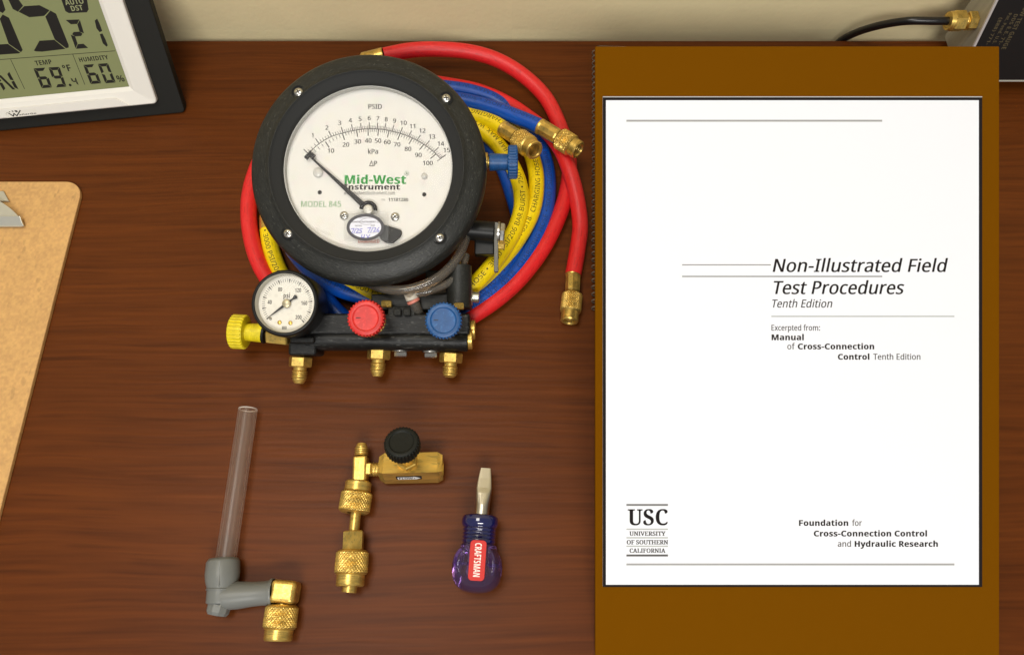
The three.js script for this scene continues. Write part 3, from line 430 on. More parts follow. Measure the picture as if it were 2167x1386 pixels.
// ---------------------------------------------------------------- digital clock leaning against the wall
{
  const A = P(0, 277, 0.0012), B = P(391, 238, 0.0012), U = B.clone().sub(A).normalize(), back = V(U.z, 0, -U.x); if (back.z > 0) back.negate();
  const be = THREE.MathUtils.degToRad(34), W = YUP.clone().multiplyScalar(Math.cos(be)).addScaledVector(back, Math.sin(be)), N = U.clone().cross(W), wid = 0.215, hei = 0.106;
  const O = B.clone().addScaledVector(U, -wid / 2), C = planeMap(O, U, W, N), z5 = (x, y) => [x / 4.779, y / 4.779];
  const clock = thing('digital_clock', 'digital clock with grey green display, white bezel and black frame leaning on the wall', 'clock', V(O.x, 0, O.z));
  const M = new THREE.Matrix4().makeBasis(U, W, N).setPosition(0, 0.0012, 0), cp = (parent, name, geo, mat, label) => part(parent, name, merge(Array.isArray(geo) ? geo : [geo]).applyMatrix4(M), mat, label);
  const grey = phy({ specularIntensity: 0.4, color: LIN(0.012, 0.0115, 0.0095), roughness: 0.6, bumpMap: speck, bumpScale: 0.00008 });
  const fr = plate(wid, hei, 0.0085, 0.003, 0.0008); fr.translate(0, hei / 2, 0);
  cp(clock, 'frame', fr, grey);
  const wc = C(333.5, 217, 0.002), lc = C(272, 183, 0.001), wx = wc[0], wy = wc[1], lx = lc[0], ly = lc[1], top = hei - wy * 0.8, lt = hei - ly * 0.7;
  const white = std({ color: LIN(0.78, 0.75, 0.69), roughness: 0.4 });
  cp(clock, 'bezel', quads([[-wx, wy, wx, top, 0.0001, 0.003], [-wx, wy, wx, top, 0.0034, 0.003], [-wx + 0.0006, wy + 0.0006, wx - 0.0006, top - 0.0006, 0.004, 0.0024], [-lx - 0.003, ly - 0.003, lx + 0.003, lt + 0.003, 0.0026], [-lx, ly, lx, lt, 0.0008]]), white);
  { // raised lower panel that carries the maker's mark
    const y1 = C(...z5(600, 1035), 0.004)[1], s = new THREE.Shape(), a = C(...z5(1310, 1078), 0.004), b = C(...z5(1150, 995), 0.004);
    s.moveTo(-a[0], wy + 0.0009); s.lineTo(a[0], wy + 0.0009); s.lineTo(b[0] + 0.001, b[1] - 0.0004); s.quadraticCurveTo(b[0], b[1], b[0] - 0.001, b[1]); s.lineTo(-b[0], b[1]); s.closePath();
    cp(clock, 'lower_panel', place(new THREE.ExtrudeGeometry(s, { depth: 0.0010, bevelEnabled: true, bevelSize: 0.0003, bevelThickness: 0.0002, bevelSegments: 2 }), 0, 0, 0.0035), white);
    const l0 = C(...z5(60, 1190), 0.0046), l1 = C(...z5(350, 1095), 0.0046), mw = l1[0] - l0[0], mh = l1[1] - l0[1];
    const tex = canvasTex(512, Math.round(512 * mh / mw), (g, w, h) => {
      g.fillStyle = '#e2ded4'; g.fillRect(0, 0, w, h); g.fillStyle = '#1c1a18'; g.strokeStyle = '#1c1a18';
      [[26, 0.60, 4], [22, 0.42, 6], [44, 0.26, 8], [90, 0.14, 11], [140, 0.10, 14], [196, 0.14, 24], [40, 0.8, 4]].forEach(([x, y, r]) => { g.beginPath(); g.ellipse(x, y * h, r, r * 0.7, 0.4, 0, 7); g.fill(); });
      g.lineWidth = 17; g.lineJoin = 'round'; g.beginPath(); g.moveTo(62, h * 0.30); g.lineTo(120, h * 0.86); g.lineTo(146, h * 0.45); g.lineTo(176, h * 0.86); g.lineTo(268, h * 0.06); g.stroke();
      textFit(g, 'allarGe', 212, h * 0.84, 500, `bold ${h * 0.32}px sans-serif`, '#1c1a18');
    });
    const q = new THREE.PlaneGeometry(mw, mh); q.translate((l0[0] + l1[0]) / 2, (l0[1] + l1[1]) / 2, 0.00485);
    cp(clock, 'maker_mark', q, std({ map: tex, roughness: 0.45 }), 'black printed maker mark on the white panel');
  }
  const S = 2048, sx = S / (2 * lx), SH = Math.round((lt - ly) * sx), cc = (x, y) => { const [a, b] = C(...z5(x, y), 0.001); return [(a + lx) * sx, SH - (b - ly) * sx]; };
  const tex = canvasTex(S, SH, (g) => {
    g.fillStyle = '#80855b'; g.fillRect(0, 0, S, SH);
    const ink = '#1b1712'; g.fillStyle = ink; g.strokeStyle = ink;
    const poly = (pts) => { g.beginPath(); pts.forEach((p, i) => { const q = cc(...p); i ? g.lineTo(...q) : g.moveTo(...q); }); g.closePath(); g.fill(); };
    const seg7 = (c, on, t, gap = 0.02) => {   // corners TL TR BR BL in z5 points
      const q = (u, v) => { const a = [0, 1].map((k) => (c[0][k] * (1 - u) + c[1][k] * u) * (1 - v) + (c[3][k] * (1 - u) + c[2][k] * u) * v); return a; }, tu = t, tv = t * 0.55;
      const S7 = { a: [[gap, 0], [1 - gap, 0], [1 - tu, tv], [tu, tv]], d: [[gap, 1], [1 - gap, 1], [1 - tu, 1 - tv], [tu, 1 - tv]], f: [[0, gap], [tu, tv + gap], [tu, 0.5 - tv / 2], [0, 0.5 - gap / 2]], b: [[1, gap], [1 - tu, tv + gap], [1 - tu, 0.5 - tv / 2], [1, 0.5 - gap / 2]], e: [[0, 1 - gap], [tu, 1 - tv - gap], [tu, 0.5 + tv / 2], [0, 0.5 + gap / 2]], c: [[1, 1 - gap], [1 - tu, 1 - tv - gap], [1 - tu, 0.5 + tv / 2], [1, 0.5 + gap / 2]], g: [[tu * 0.4, 0.5], [tu, 0.5 - tv / 2], [1 - tu, 0.5 - tv / 2], [1 - tu * 0.4, 0.5], [1 - tu, 0.5 + tv / 2], [tu, 0.5 + tv / 2]] };
      for (const k of on) poly(S7[k].map(([u, v]) => q(u, v)));
    };
    const D = { 0: 'abcdef', 1: 'bc', 2: 'abged', 3: 'abgcd', 4: 'fgbc', 5: 'afgcd', 6: 'afgedc', 8: 'abcdefg', 9: 'abfgcd' };
    // large five and the digit left of it
    poly([[180, 118], [238, 62], [392, 52], [495, 104], [440, 160], [290, 174]]); poly([[503, 106], [560, 138], [688, 455], [688, 480], [662, 488], [548, 400], [452, 168]]); poly([[392, 412], [542, 402], [656, 494], [420, 522], [360, 520], [336, 512]]);
    poly([[70, -20], [170, -20], [226, 58], [174, 118], [122, 90]]);
    poly([[-30, -20], [10, -20], [48, 100], [20, 132], [-40, 100]]); poly([[20, 146], [84, 180], [222, 505], [205, 528], [80, 442], [-10, 190]]); poly([[-60, 452], [72, 444], [200, 534], [180, 540], [-60, 556]]);
    seg7([[655, 202], [800, 196], [888, 484], [760, 494]], D[2], 0.28); poly([[952, 208], [976, 188], [1000, 236], [1028, 312], [1002, 326], [970, 286]]); poly([[1003, 346], [1030, 338], [1060, 396], [1084, 458], [1072, 472], [1034, 438]]);
    seg7([[330, 692], [452, 684], [520, 884], [415, 892]], D[6], 0.27); seg7([[482, 682], [595, 676], [666, 876], [560, 884]], D[9], 0.27); seg7([[835, 656], [945, 648], [1018, 842], [910, 850]], D[6], 0.27); seg7([[982, 646], [1085, 638], [1166, 834], [1060, 842]], D[0], 0.27);
    seg7([[705, 785], [758, 782], [790, 860], [738, 864]], D[4], 0.28); { const p = cc(703, 860); g.beginPath(); g.arc(p[0], p[1], 13, 0, 7); g.fill(); }
    seg7([[-70, 744], [84, 722], [182, 906], [30, 920]], 'bcef', 0.2); poly([[-30, 760], [0, 760], [150, 905], [120, 905]]);
    const txt = (s, x, y, h, b = '', sk = 0) => { const p = cc(x, y), q = cc(x + 40, y - 3.5), r = Math.atan2(q[1] - p[1], q[0] - p[0]); g.save(); g.translate(p[0], p[1]); ctext(g, s, 0, 0, `${b} ${h}px sans-serif`, ink, 1); g.restore(); };
    const hh = Math.abs(cc(640, 30)[1] - cc(625, 0)[1]) / 30;
    txt('TEMP', 432, 632, 62, 'bold'); txt('HUMIDITY', 938, 592, 58, 'bold'); txt('°F', 668, 690, 88, 'bold'); txt('%', 1212, 795, 88, 'bold');
    poly([[605, -30], [870, -30], [890, 95], [872, 124], [690, 132], [655, 112]]);
    g.fillStyle = '#8a8f66'; { let p = cc(745, 18); ctext(g, 'AUTO', p[0], p[1], 'bold 66px sans-serif', '#90946c'); p = cc(768, 82); ctext(g, 'DST', p[0], p[1], 'bold 66px sans-serif', '#90946c'); }
    g.lineWidth = 5; const line = (a, b) => { g.beginPath(); g.moveTo(...cc(...a)); g.lineTo(...cc(...b)); g.stroke(); };
    line([-600, 650], [0, 602]); line([0, 602], [1156, 514]); line([100, 600], [242, 900]); line([728, 546], [852, 856]);
  });
  const q = new THREE.PlaneGeometry(2 * lx, lt - ly); q.translate(0, (ly + lt) / 2, 0.001);
  cp(clock, 'display', q, phy({ map: tex, roughness: 0.35, specularIntensity: 0.6 }));
}

// ---------------------------------------------------------------- clipboard
{
  const TR = P(166, 384, 0.003), q = P(0, 1066, 0.003), w = 0.2286, h = 0.3175, xr = (P(168, 420, 0.003).x + q.x) / 2, cx = xr - w / 2, z0 = TR.z;
  const cb = thing('clipboard', 'tan hardboard clipboard lying at the left edge of the desk', 'clipboard', V(cx, 0, z0 + h / 2));
  const tex = dataTex(768, 1024, (u, v) => { const a = fbm(u * 30, v * 40, 4), b = fbm(u * 140 + 3, v * 170, 2), c = fbm(u * 5, v * 6, 3), s = smooth(0.74, 0.8, fbm(u * 60 + 31, v * 26 + 7, 3)), k = 0.97 + 0.08 * (a - 0.5) + 0.12 * (b - 0.5) + 0.04 * (c - 0.5) - 0.07 * s; return [210 * k, 164 * k * (0.98 + 0.03 * b), 102 * k]; }, true);
  tex.repeat.set(1 / w, 1 / h); tex.offset.set(0.5, 0.5);
  const g = plate(w, h, 0.003, 0.013, 0.0005); g.rotateX(-Math.PI / 2); g.translate(0, 0.003, 0);
  part(cb, 'board', g, std({ map: tex, roughness: 0.62, bumpMap: speck, bumpScale: 0.00006 }));
  // spring clip: arched jaw plate and the curled grip behind it
  const e = P(47, 476, 0.006), t = P(-20, 425, 0.006), hw = e.x - cx, zj = e.z - (z0 + h / 2), zt = P(0, 431, 0.006).z - (z0 + h / 2), nickel = std({ color: LIN(0.62, 0.61, 0.55), metalness: 0.6, roughness: 0.35, roughnessMap: patinaR, bumpMap: speck, bumpScale: 0.0001 });
  const jaw = new THREE.Shape(); jaw.moveTo(-hw, 0); jaw.quadraticCurveTo(-hw * 0.93, 0.011, -hw * 0.72, (zj - zt) * 1.15); jaw.lineTo(hw * 0.72, (zj - zt) * 1.15); jaw.quadraticCurveTo(hw * 0.93, 0.011, hw, 0); jaw.lineTo(hw - 0.002, -0.0006); jaw.lineTo(-hw + 0.002, -0.0006); jaw.closePath();
  const jg = new THREE.ExtrudeGeometry(jaw, { depth: 0.001, bevelEnabled: true, bevelSize: 0.0003, bevelThickness: 0.0003, bevelSegments: 2, curveSegments: 14 }); jg.rotateX(-Math.PI / 2 + 0.16); jg.translate(0, 0.0045, zj);
  const clip = part(cb, 'clip_jaw', jg, nickel);
  const e2 = P(14, 423, 0.006), hw2 = e2.x - cx, z2 = e2.z - (z0 + h / 2), lp = new THREE.Shape(); lp.moveTo(-hw, 0); lp.lineTo(-hw * 0.965, 0.0068); lp.lineTo(hw * 0.965, 0.0068); lp.lineTo(hw, 0); lp.closePath();
  const lip = new THREE.ExtrudeGeometry(lp, { depth: 0.0008, bevelEnabled: true, bevelSize: 0.0003, bevelThickness: 0.0003, bevelSegments: 2 }); lip.rotateX(-Math.PI / 2 + 0.34); lip.translate(0, 0.0046, zj + 0.0002);
  part(clip, 'jaw_lip', lip, nickel);
  const pl = new THREE.Shape(); pl.moveTo(-hw2, 0); pl.lineTo(hw2, 0); pl.lineTo(hw2 - 0.006, 0.008); pl.lineTo(-hw2 + 0.006, 0.008); pl.closePath();
  const pg = new THREE.ExtrudeGeometry(pl, { depth: 0.0012, bevelEnabled: true, bevelSize: 0.0003, bevelThickness: 0.0003, bevelSegments: 1 }); pg.rotateX(-Math.PI / 2); pg.translate(0, 0.0033, z2);
  part(cb, 'clip_base', pg, nickel);
}

// ---------------------------------------------------------------- sight tube with grey elbow
{
  const h = 0.0078, b = P(490, 1220, 0), g = thing('sight_tube', 'clear plastic sight tube in a grey elbow with a brass end', 'sight tube', b), s = (px, py, hh = h) => P(px, py, hh).sub(b);
  const A = s(474, 1205), B = s(524, 866, 0.0068), L = A.distanceTo(B), r = 0.0058, ri = 0.0048;
  const acrylic = phy({ color: LIN(0.97, 0.93, 0.89), transmission: 1, thickness: 0, roughness: 0.4, ior: 1.45 });
  const ct = part(g, 'clear_tube', [along(lathe([[r, 0], [r, L]], 48), A, B), along(lathe([[ri, 0], [ri, L]], 48), A, B)], acrylic);
  part(ct, 'tube_rim', along(latheF([[ri, L - 0.0003], [ri, L + 0.0002], [r, L + 0.0002], [r + 0.0001, L - 0.0003]], 48), A, B), phy({ color: LIN(0.9, 0.87, 0.83), transmission: 0.5, thickness: 0, roughness: 0.4 }));
  const grey = std({ color: LIN(0.16, 0.165, 0.155), roughness: 0.4 });
  const D = B.clone().sub(A).normalize(), S0 = s(472, 1182), S1 = s(468, 1248), S2 = s(464, 1280), S3 = s(457, 1304);
  const lat = (pts, X, Y, seg = 40) => along(lathe(pts, seg), X, Y), d1 = S0.distanceTo(S1), d2 = S1.distanceTo(S2);
  part(g, 'elbow', [lat([[0.0056, 0.0004], [0.0082, 0], [0.0094, 0.002], [0.0097, d1 * 0.5], [0.0092, d1 * 0.72], [0.0082, d1 * 0.92], [0.0081, d1]], S0, S1), lat([[0.0079, -0.001], [0.0080, 0], [0.0077, d2 * 0.88], [0.006, d2], [0, d2]], S1, S2),
    along(facet(lathe([[0.0045, -0.001], [0.0064, 0], [0.0066, 0.0012], [0.0064, 0.004], [0.0052, S2.distanceTo(S3) - 0.0004], [0, S2.distanceTo(S3)]], 10)), S2, S3),
    lat([[0.0076, 0], [0.0076, 0.008], [0.0068, 0.016], [0.0066, 0.022], [0.0072, 0.029], [0.0075, s(474, 1262).distanceTo(s(580, 1254)) - 0.0008], [0.006, s(474, 1262).distanceTo(s(580, 1254))], [0, s(474, 1262).distanceTo(s(580, 1254))]], s(474, 1262), s(580, 1254)), along(lathe([[0.0081, -0.0004], [0.0086, -0.0003], [0.0086, 0.0003], [0.0081, 0.0004]], 40), S1, S2), along(place(new THREE.BoxGeometry(0.0005, d1 * 0.82, 0.0005), 0.0006, d1 * 0.52, -0.0095), S0, S1), along(lathe([[0.0075, 0], [0.0079, 0.0002], [0.0079, 0.0016], [0.0075, 0.0018]], 40), s(572, 1254.6), s(580, 1254))], grey);
  const Ea = s(603, 1253, 0.0082), eb = new RoundedBoxGeometry(0.0148, 0.0138, 0.0128, 4, 0.0028); eb.rotateY(-0.08); eb.translate(Ea.x, Ea.y, Ea.z);
  const el = part(g, 'brass_elbow', [flat(eb), along(latheF([[0, 0], [0.0056, 0], [0.0056, 0.004]], 32), s(576, 1254), s(590, 1254))], brass);
  const n0 = s(597, 1280, 0.0078), n1 = s(587, 1357, 0.0078), nut = nutGeo(0.0092, n0.distanceTo(n1), 30);
  part(g, 'swivel_neck', along(lathe([[0.0034, 0], [0.0034, 0.006]], 24), s(600, 1268), n1), brass);
  part(g, 'knurled_nut', along(nut, n0, n1), brass);
}

// ---------------------------------------------------------------- brass bleed-off valve assembly
{
  const b = P(760, 1080, 0), g = thing('bleed_valve', 'brass fitting assembly with a black round knob and two knurled nuts', 'valve', b), H = 0.0094, s = (px, py, h = H) => P(px, py, h).sub(b);
  const T0 = s(762, 1022), T1 = s(764, 966), T2 = s(765, 939), L1 = T0.distanceTo(T1), L2 = T1.distanceTo(T2);
  const sq = new RoundedBoxGeometry(0.0086, L1, 0.0086, 3, 0.0016); sq.translate(0, L1 / 2, 0);
  const tee = part(g, 'tee', [along(flat(sq), T0, T1)], brass);
  const th = threads(0.0042, L2 * 0.62, 4, 0.0007); th.translate(0, 0.0004, 0);
  part(tee, 'threaded_end', [along(th, T1, T2), along(latheF([[0.0036, L2 * 0.62], [0.0037, L2 * 0.72], [0.0029, L2], [0.0018, L2], [0.0016, L2 - 0.003], [0, L2 - 0.003]], 32), T1, T2)], brass);
  const B0 = s(766, 994), B1 = s(788, 993.5), B2 = s(806, 993), br = new RoundedBoxGeometry(0.0074, B0.distanceTo(B1), 0.0074, 3, 0.0012); br.translate(0, B0.distanceTo(B1) / 2, 0);
  const th2 = threads(0.0043, B1.distanceTo(B2) + 0.001, 4, 0.0006);
  part(tee, 'side_branch', [along(flat(br), B0, B1), along(th2, B1, B2)], brass);
  // valve body: chamfered square bar
  const V0 = s(803, 992, 0.0092), V1 = s(937, 989, 0.0092), LV = V0.distanceTo(V1), roll = 0.27;
  const bodyG = facet(lathe([[0, 0], [0.0074, 0.0], [0.0096, 0.0032], [0.0096, LV - 0.003], [0.0078, LV], [0.0056, LV], [0.005, LV - 0.003], [0, LV - 0.003]], 4)); bodyG.rotateY(Math.PI / 4 - roll);
  const chamf = facet(lathe([[0, 0.003], [0.0093, 0.0036], [0.0093, LV - 0.0036], [0, LV - 0.003]], 8)); chamf.rotateY(Math.PI / 8 - roll);
  const body = part(g, 'valve_body', [along(bodyG, V0, V1)], brass);
  const ax = V(-0.03, Math.cos(roll), -Math.sin(roll)).normalize(), fr = V(0, Math.sin(roll), Math.cos(roll)), bc = s(866, 990, 0.0092), hs = 0.0096 * Math.SQRT1_2, up = (d) => bc.clone().addScaledVector(ax, d);
  { const tex = canvasTex(256, 80, (c, w, h) => { c.fillStyle = '#17161c'; c.fillRect(0, 0, w, h); c.fillStyle = '#d8d8d8'; c.fillRect(14, 18, 166, 44); c.beginPath(); c.moveTo(172, 6); c.lineTo(246, 40); c.lineTo(172, 74); c.lineTo(188, 40); c.fill(); textFit(c, 'FLOW', 24, 55, 166, 'bold 42px sans-serif', '#17161c'); });
    const q = new THREE.PlaneGeometry(0.0155, 0.0056), X = V1.clone().sub(V0).normalize(), Yv = fr.clone().cross(X), c = bc.clone().addScaledVector(fr, hs + 0.0002).addScaledVector(X, 0.0004); q.applyMatrix4(new THREE.Matrix4().makeBasis(X, Yv, fr).setPosition(c));
    part(body, 'flow_label', q, std({ map: tex, roughness: 0.4 }), 'black label with the word FLOW and an arrow'); }
  part(body, 'bonnet', [along(hexBar(0.0064, 0.0052, 0.0006), up(hs - 0.001), up(0.03)), along(lathe([[0.0038, 0], [0.0034, 0.02]], 24), up(hs), up(0.04))], brass);
  const kg = knobGeo(0.0102, 0.0085, 32); kg.rotateX(-Math.PI / 2);
  part(body, 'valve_knob', [along(kg, up(0.033), up(0.06))], phy({ specularIntensity: 0.5, color: LIN(0.009, 0.01, 0.008), roughness: 0.5, bumpMap: speck, bumpScale: 0.0001 }), 'black ribbed round knob');
  // stem below the tee
  const N0 = s(748, 1086), N1 = s(759, 1019), nu = nutGeo(0.0092, N0.distanceTo(N1), 30); part(g, 'knurled_nut', along(nu, N0, N1), brass);
  part(g, 'tube', along(lathe([[0.0031, -0.002], [0.0031, s(753, 1082).distanceTo(s(748, 1130))]], 28), s(753, 1082), s(748, 1130)), brass);
  const H0 = s(748.5, 1124), H1 = s(746.5, 1166); part(g, 'hex_coupling', along(hexBar(0.0064, H0.distanceTo(H1), 0.0007), H0, H1), brass);
  const M0 = s(746, 1164), M1 = s(740, 1241); part(g, 'knurled_nut', along(nutGeo(0.0094, M0.distanceTo(M1), 30), M0, M1), brass);
  const E0 = s(741, 1236), E1 = s(738, 1254); part(g, 'tube_end', along(latheF([[0.0042, 0], [0.0042, E0.distanceTo(E1)], [0.0034, E0.distanceTo(E1)], [0.0034, 0.002]], 32), E0, E1), brass);
  part(g, 'rubber_seal', along(latheF([[0.0034, E0.distanceTo(E1) - 0.0008], [0, E0.distanceTo(E1) - 0.0008]], 24), E0, E1), blackPlastic);
}

// ---------------------------------------------------------------- stubby screwdriver
{
  const b = P(1012, 1140, 0), g = thing('screwdriver', 'stubby flat screwdriver with clear purple handle and red label', 'screwdriver', b), H = 0.0132, s = (px, py, h = H) => P(px, py, h).sub(b);
  const A = s(1018, 1104), B = s(1028, 991, 0.0126), L = A.distanceTo(B);
  { // blade: round shank flaring to a flat, ground tip
    const rows = [[-0.03, 0.0042, 0.0042, 1], [L * 0.3, 0.0042, 0.0042, 1], [L * 0.52, 0.0046, 0.0032, 0.5], [L * 0.62, 0.0047, 0.0023, 0.25], [L * 0.8, 0.004, 0.0014, 0.1], [L, 0.003, 0.0007, 0.06]], pos = [], idx = [], M = 32;
    rows.forEach(([y, a, c, round]) => { for (let i = 0; i <= M; i++) { const t = (i / M) * 2 * Math.PI, e = 0.25 + 0.75 * round, sg = (v) => Math.sign(v) * Math.pow(Math.abs(v), e); pos.push(a * sg(Math.cos(t)), y, c * sg(Math.sin(t))); } });
    for (let j = 0; j + 1 < rows.length; j++) for (let i = 0; i < M; i++) { const p = j * (M + 1) + i; idx.push(p, p + M + 1, p + 1, p + 1, p + M + 1, p + M + 2); }
    const c0 = pos.length / 3; pos.push(0, L, 0); for (let i = 0; i < M; i++) idx.push((rows.length - 1) * (M + 1) + i, c0, (rows.length - 1) * (M + 1) + i + 1);
    const q = new THREE.BufferGeometry(); q.setAttribute('position', new THREE.Float32BufferAttribute(pos, 3)); q.setAttribute('uv', new THREE.Float32BufferAttribute(new Float32Array(pos.length / 3 * 2), 2)); q.setIndex(idx);
    part(g, 'blade', along(facet(q), A, B), std({ color: LIN(0.62, 0.58, 0.5), metalness: 1, roughness: 0.34 }));
  }
  const C0 = s(1016.5, 1092), C1 = s(1006, 1256), HL = C0.distanceTo(C1), navy = phy({ color: LIN(0.006, 0.008, 0.07), roughness: 0.12, clearcoat: 1, clearcoatRoughness: 0.05 });
  const ribs = []; for (let i = 0; i < 4; i++) { const y = 0.0072 + i * 0.0021; ribs.push([0.0092, y], [0.0098, y + 0.0006], [0.0098, y + 0.0013], [0.0092, y + 0.0019]); }
  part(g, 'collar', along(lathe([[0.0042, 0], [0.0096, 0], [0.0105, 0.0008], [0.0108, 0.0024], [0.0108, 0.0046], [0.0101, 0.0062], [0.0092, 0.007], ...ribs, [0.0096, 0.0158], [0.0102, 0.0172]], 56), C0, C1), navy);
  { // grip: fluted acetate bulb
    const prof = [[0.0102, 0.0168], [0.0108, 0.0185], [0.0128, 0.0215], [0.0142, 0.0245], [0.0146, 0.029], [0.0147, HL - 0.016], [0.0146, HL - 0.0115], [0.0136, HL - 0.0072], [0.0115, HL - 0.0038], [0.0082, HL - 0.0015], [0.0045, HL - 0.0004], [0, HL]], M = 120, pos = [], idx = [], c = new THREE.SplineCurve(prof.map((p) => new THREE.Vector2(...p))), Q = 60;
    for (let j = 0; j <= Q; j++) { const p = c.getPoint(j / Q), fl = smooth(0.018, 0.024, p.y) * (1 - smooth(HL - 0.016, HL - 0.007, p.y)); for (let i = 0; i <= M; i++) { const t = (i / M) * 2 * Math.PI, w = Math.cos(t * 6 + Math.PI), r = Math.max(0, p.x) * (1 - 0.2 * fl * smooth(0.2, 0.5, w)); pos.push(r * Math.sin(t), p.y, r * Math.cos(t)); } }
    for (let j = 0; j < Q; j++) for (let i = 0; i < M; i++) { const a = j * (M + 1) + i; idx.push(a, a + 1, a + M + 1, a + 1, a + M + 2, a + M + 1); }
    const q = new THREE.BufferGeometry(); q.setAttribute('position', new THREE.Float32BufferAttribute(pos, 3)); q.setAttribute('uv', new THREE.Float32BufferAttribute(new Float32Array(pos.length / 3 * 2), 2)); q.setIndex(idx); q.computeVertexNormals();
    part(g, 'grip', along(q, C0, C1), phy({ color: LIN(0.42, 0.29, 0.7), transmission: 0.93, thickness: 0.02, ior: 1.42, roughness: 0.03, attenuationColor: LIN(0.85, 0.6, 0.88), attenuationDistance: 0.06, specularIntensity: 1 }));
    const tex = canvasTex(512, 160, (k, w, h) => { k.fillStyle = '#c81f18'; k.fillRect(0, 0, w, h); textFit(k, 'CRAFTSMAN', 34, 112, 470, 'bold 92px sans-serif', '#f2ece6'); });
    const l0 = s(1013, 1143, H + 0.0149), l1 = s(1007, 1229, H + 0.0149), ll = l0.distanceTo(l1), lw = 0.0092, lg = plate(ll, lw, 0.0009, 0.0022, 0.0002), uv = lg.attributes.uv, p = lg.attributes.position;
    for (let i = 0; i < p.count; i++) uv.setXY(i, 0.5 + p.getX(i) / ll, 0.5 + p.getY(i) / lw);
    lg.rotateX(-Math.PI / 2); const d = l1.clone().sub(l0); lg.rotateY(-Math.atan2(d.z, d.x)); lg.translate((l0.x + l1.x) / 2, H + 0.0149, (l0.z + l1.z) / 2);
    part(g, 'label', lg, std({ map: tex, roughness: 0.55 }), 'red label with white lettering along the grip');
  }
}

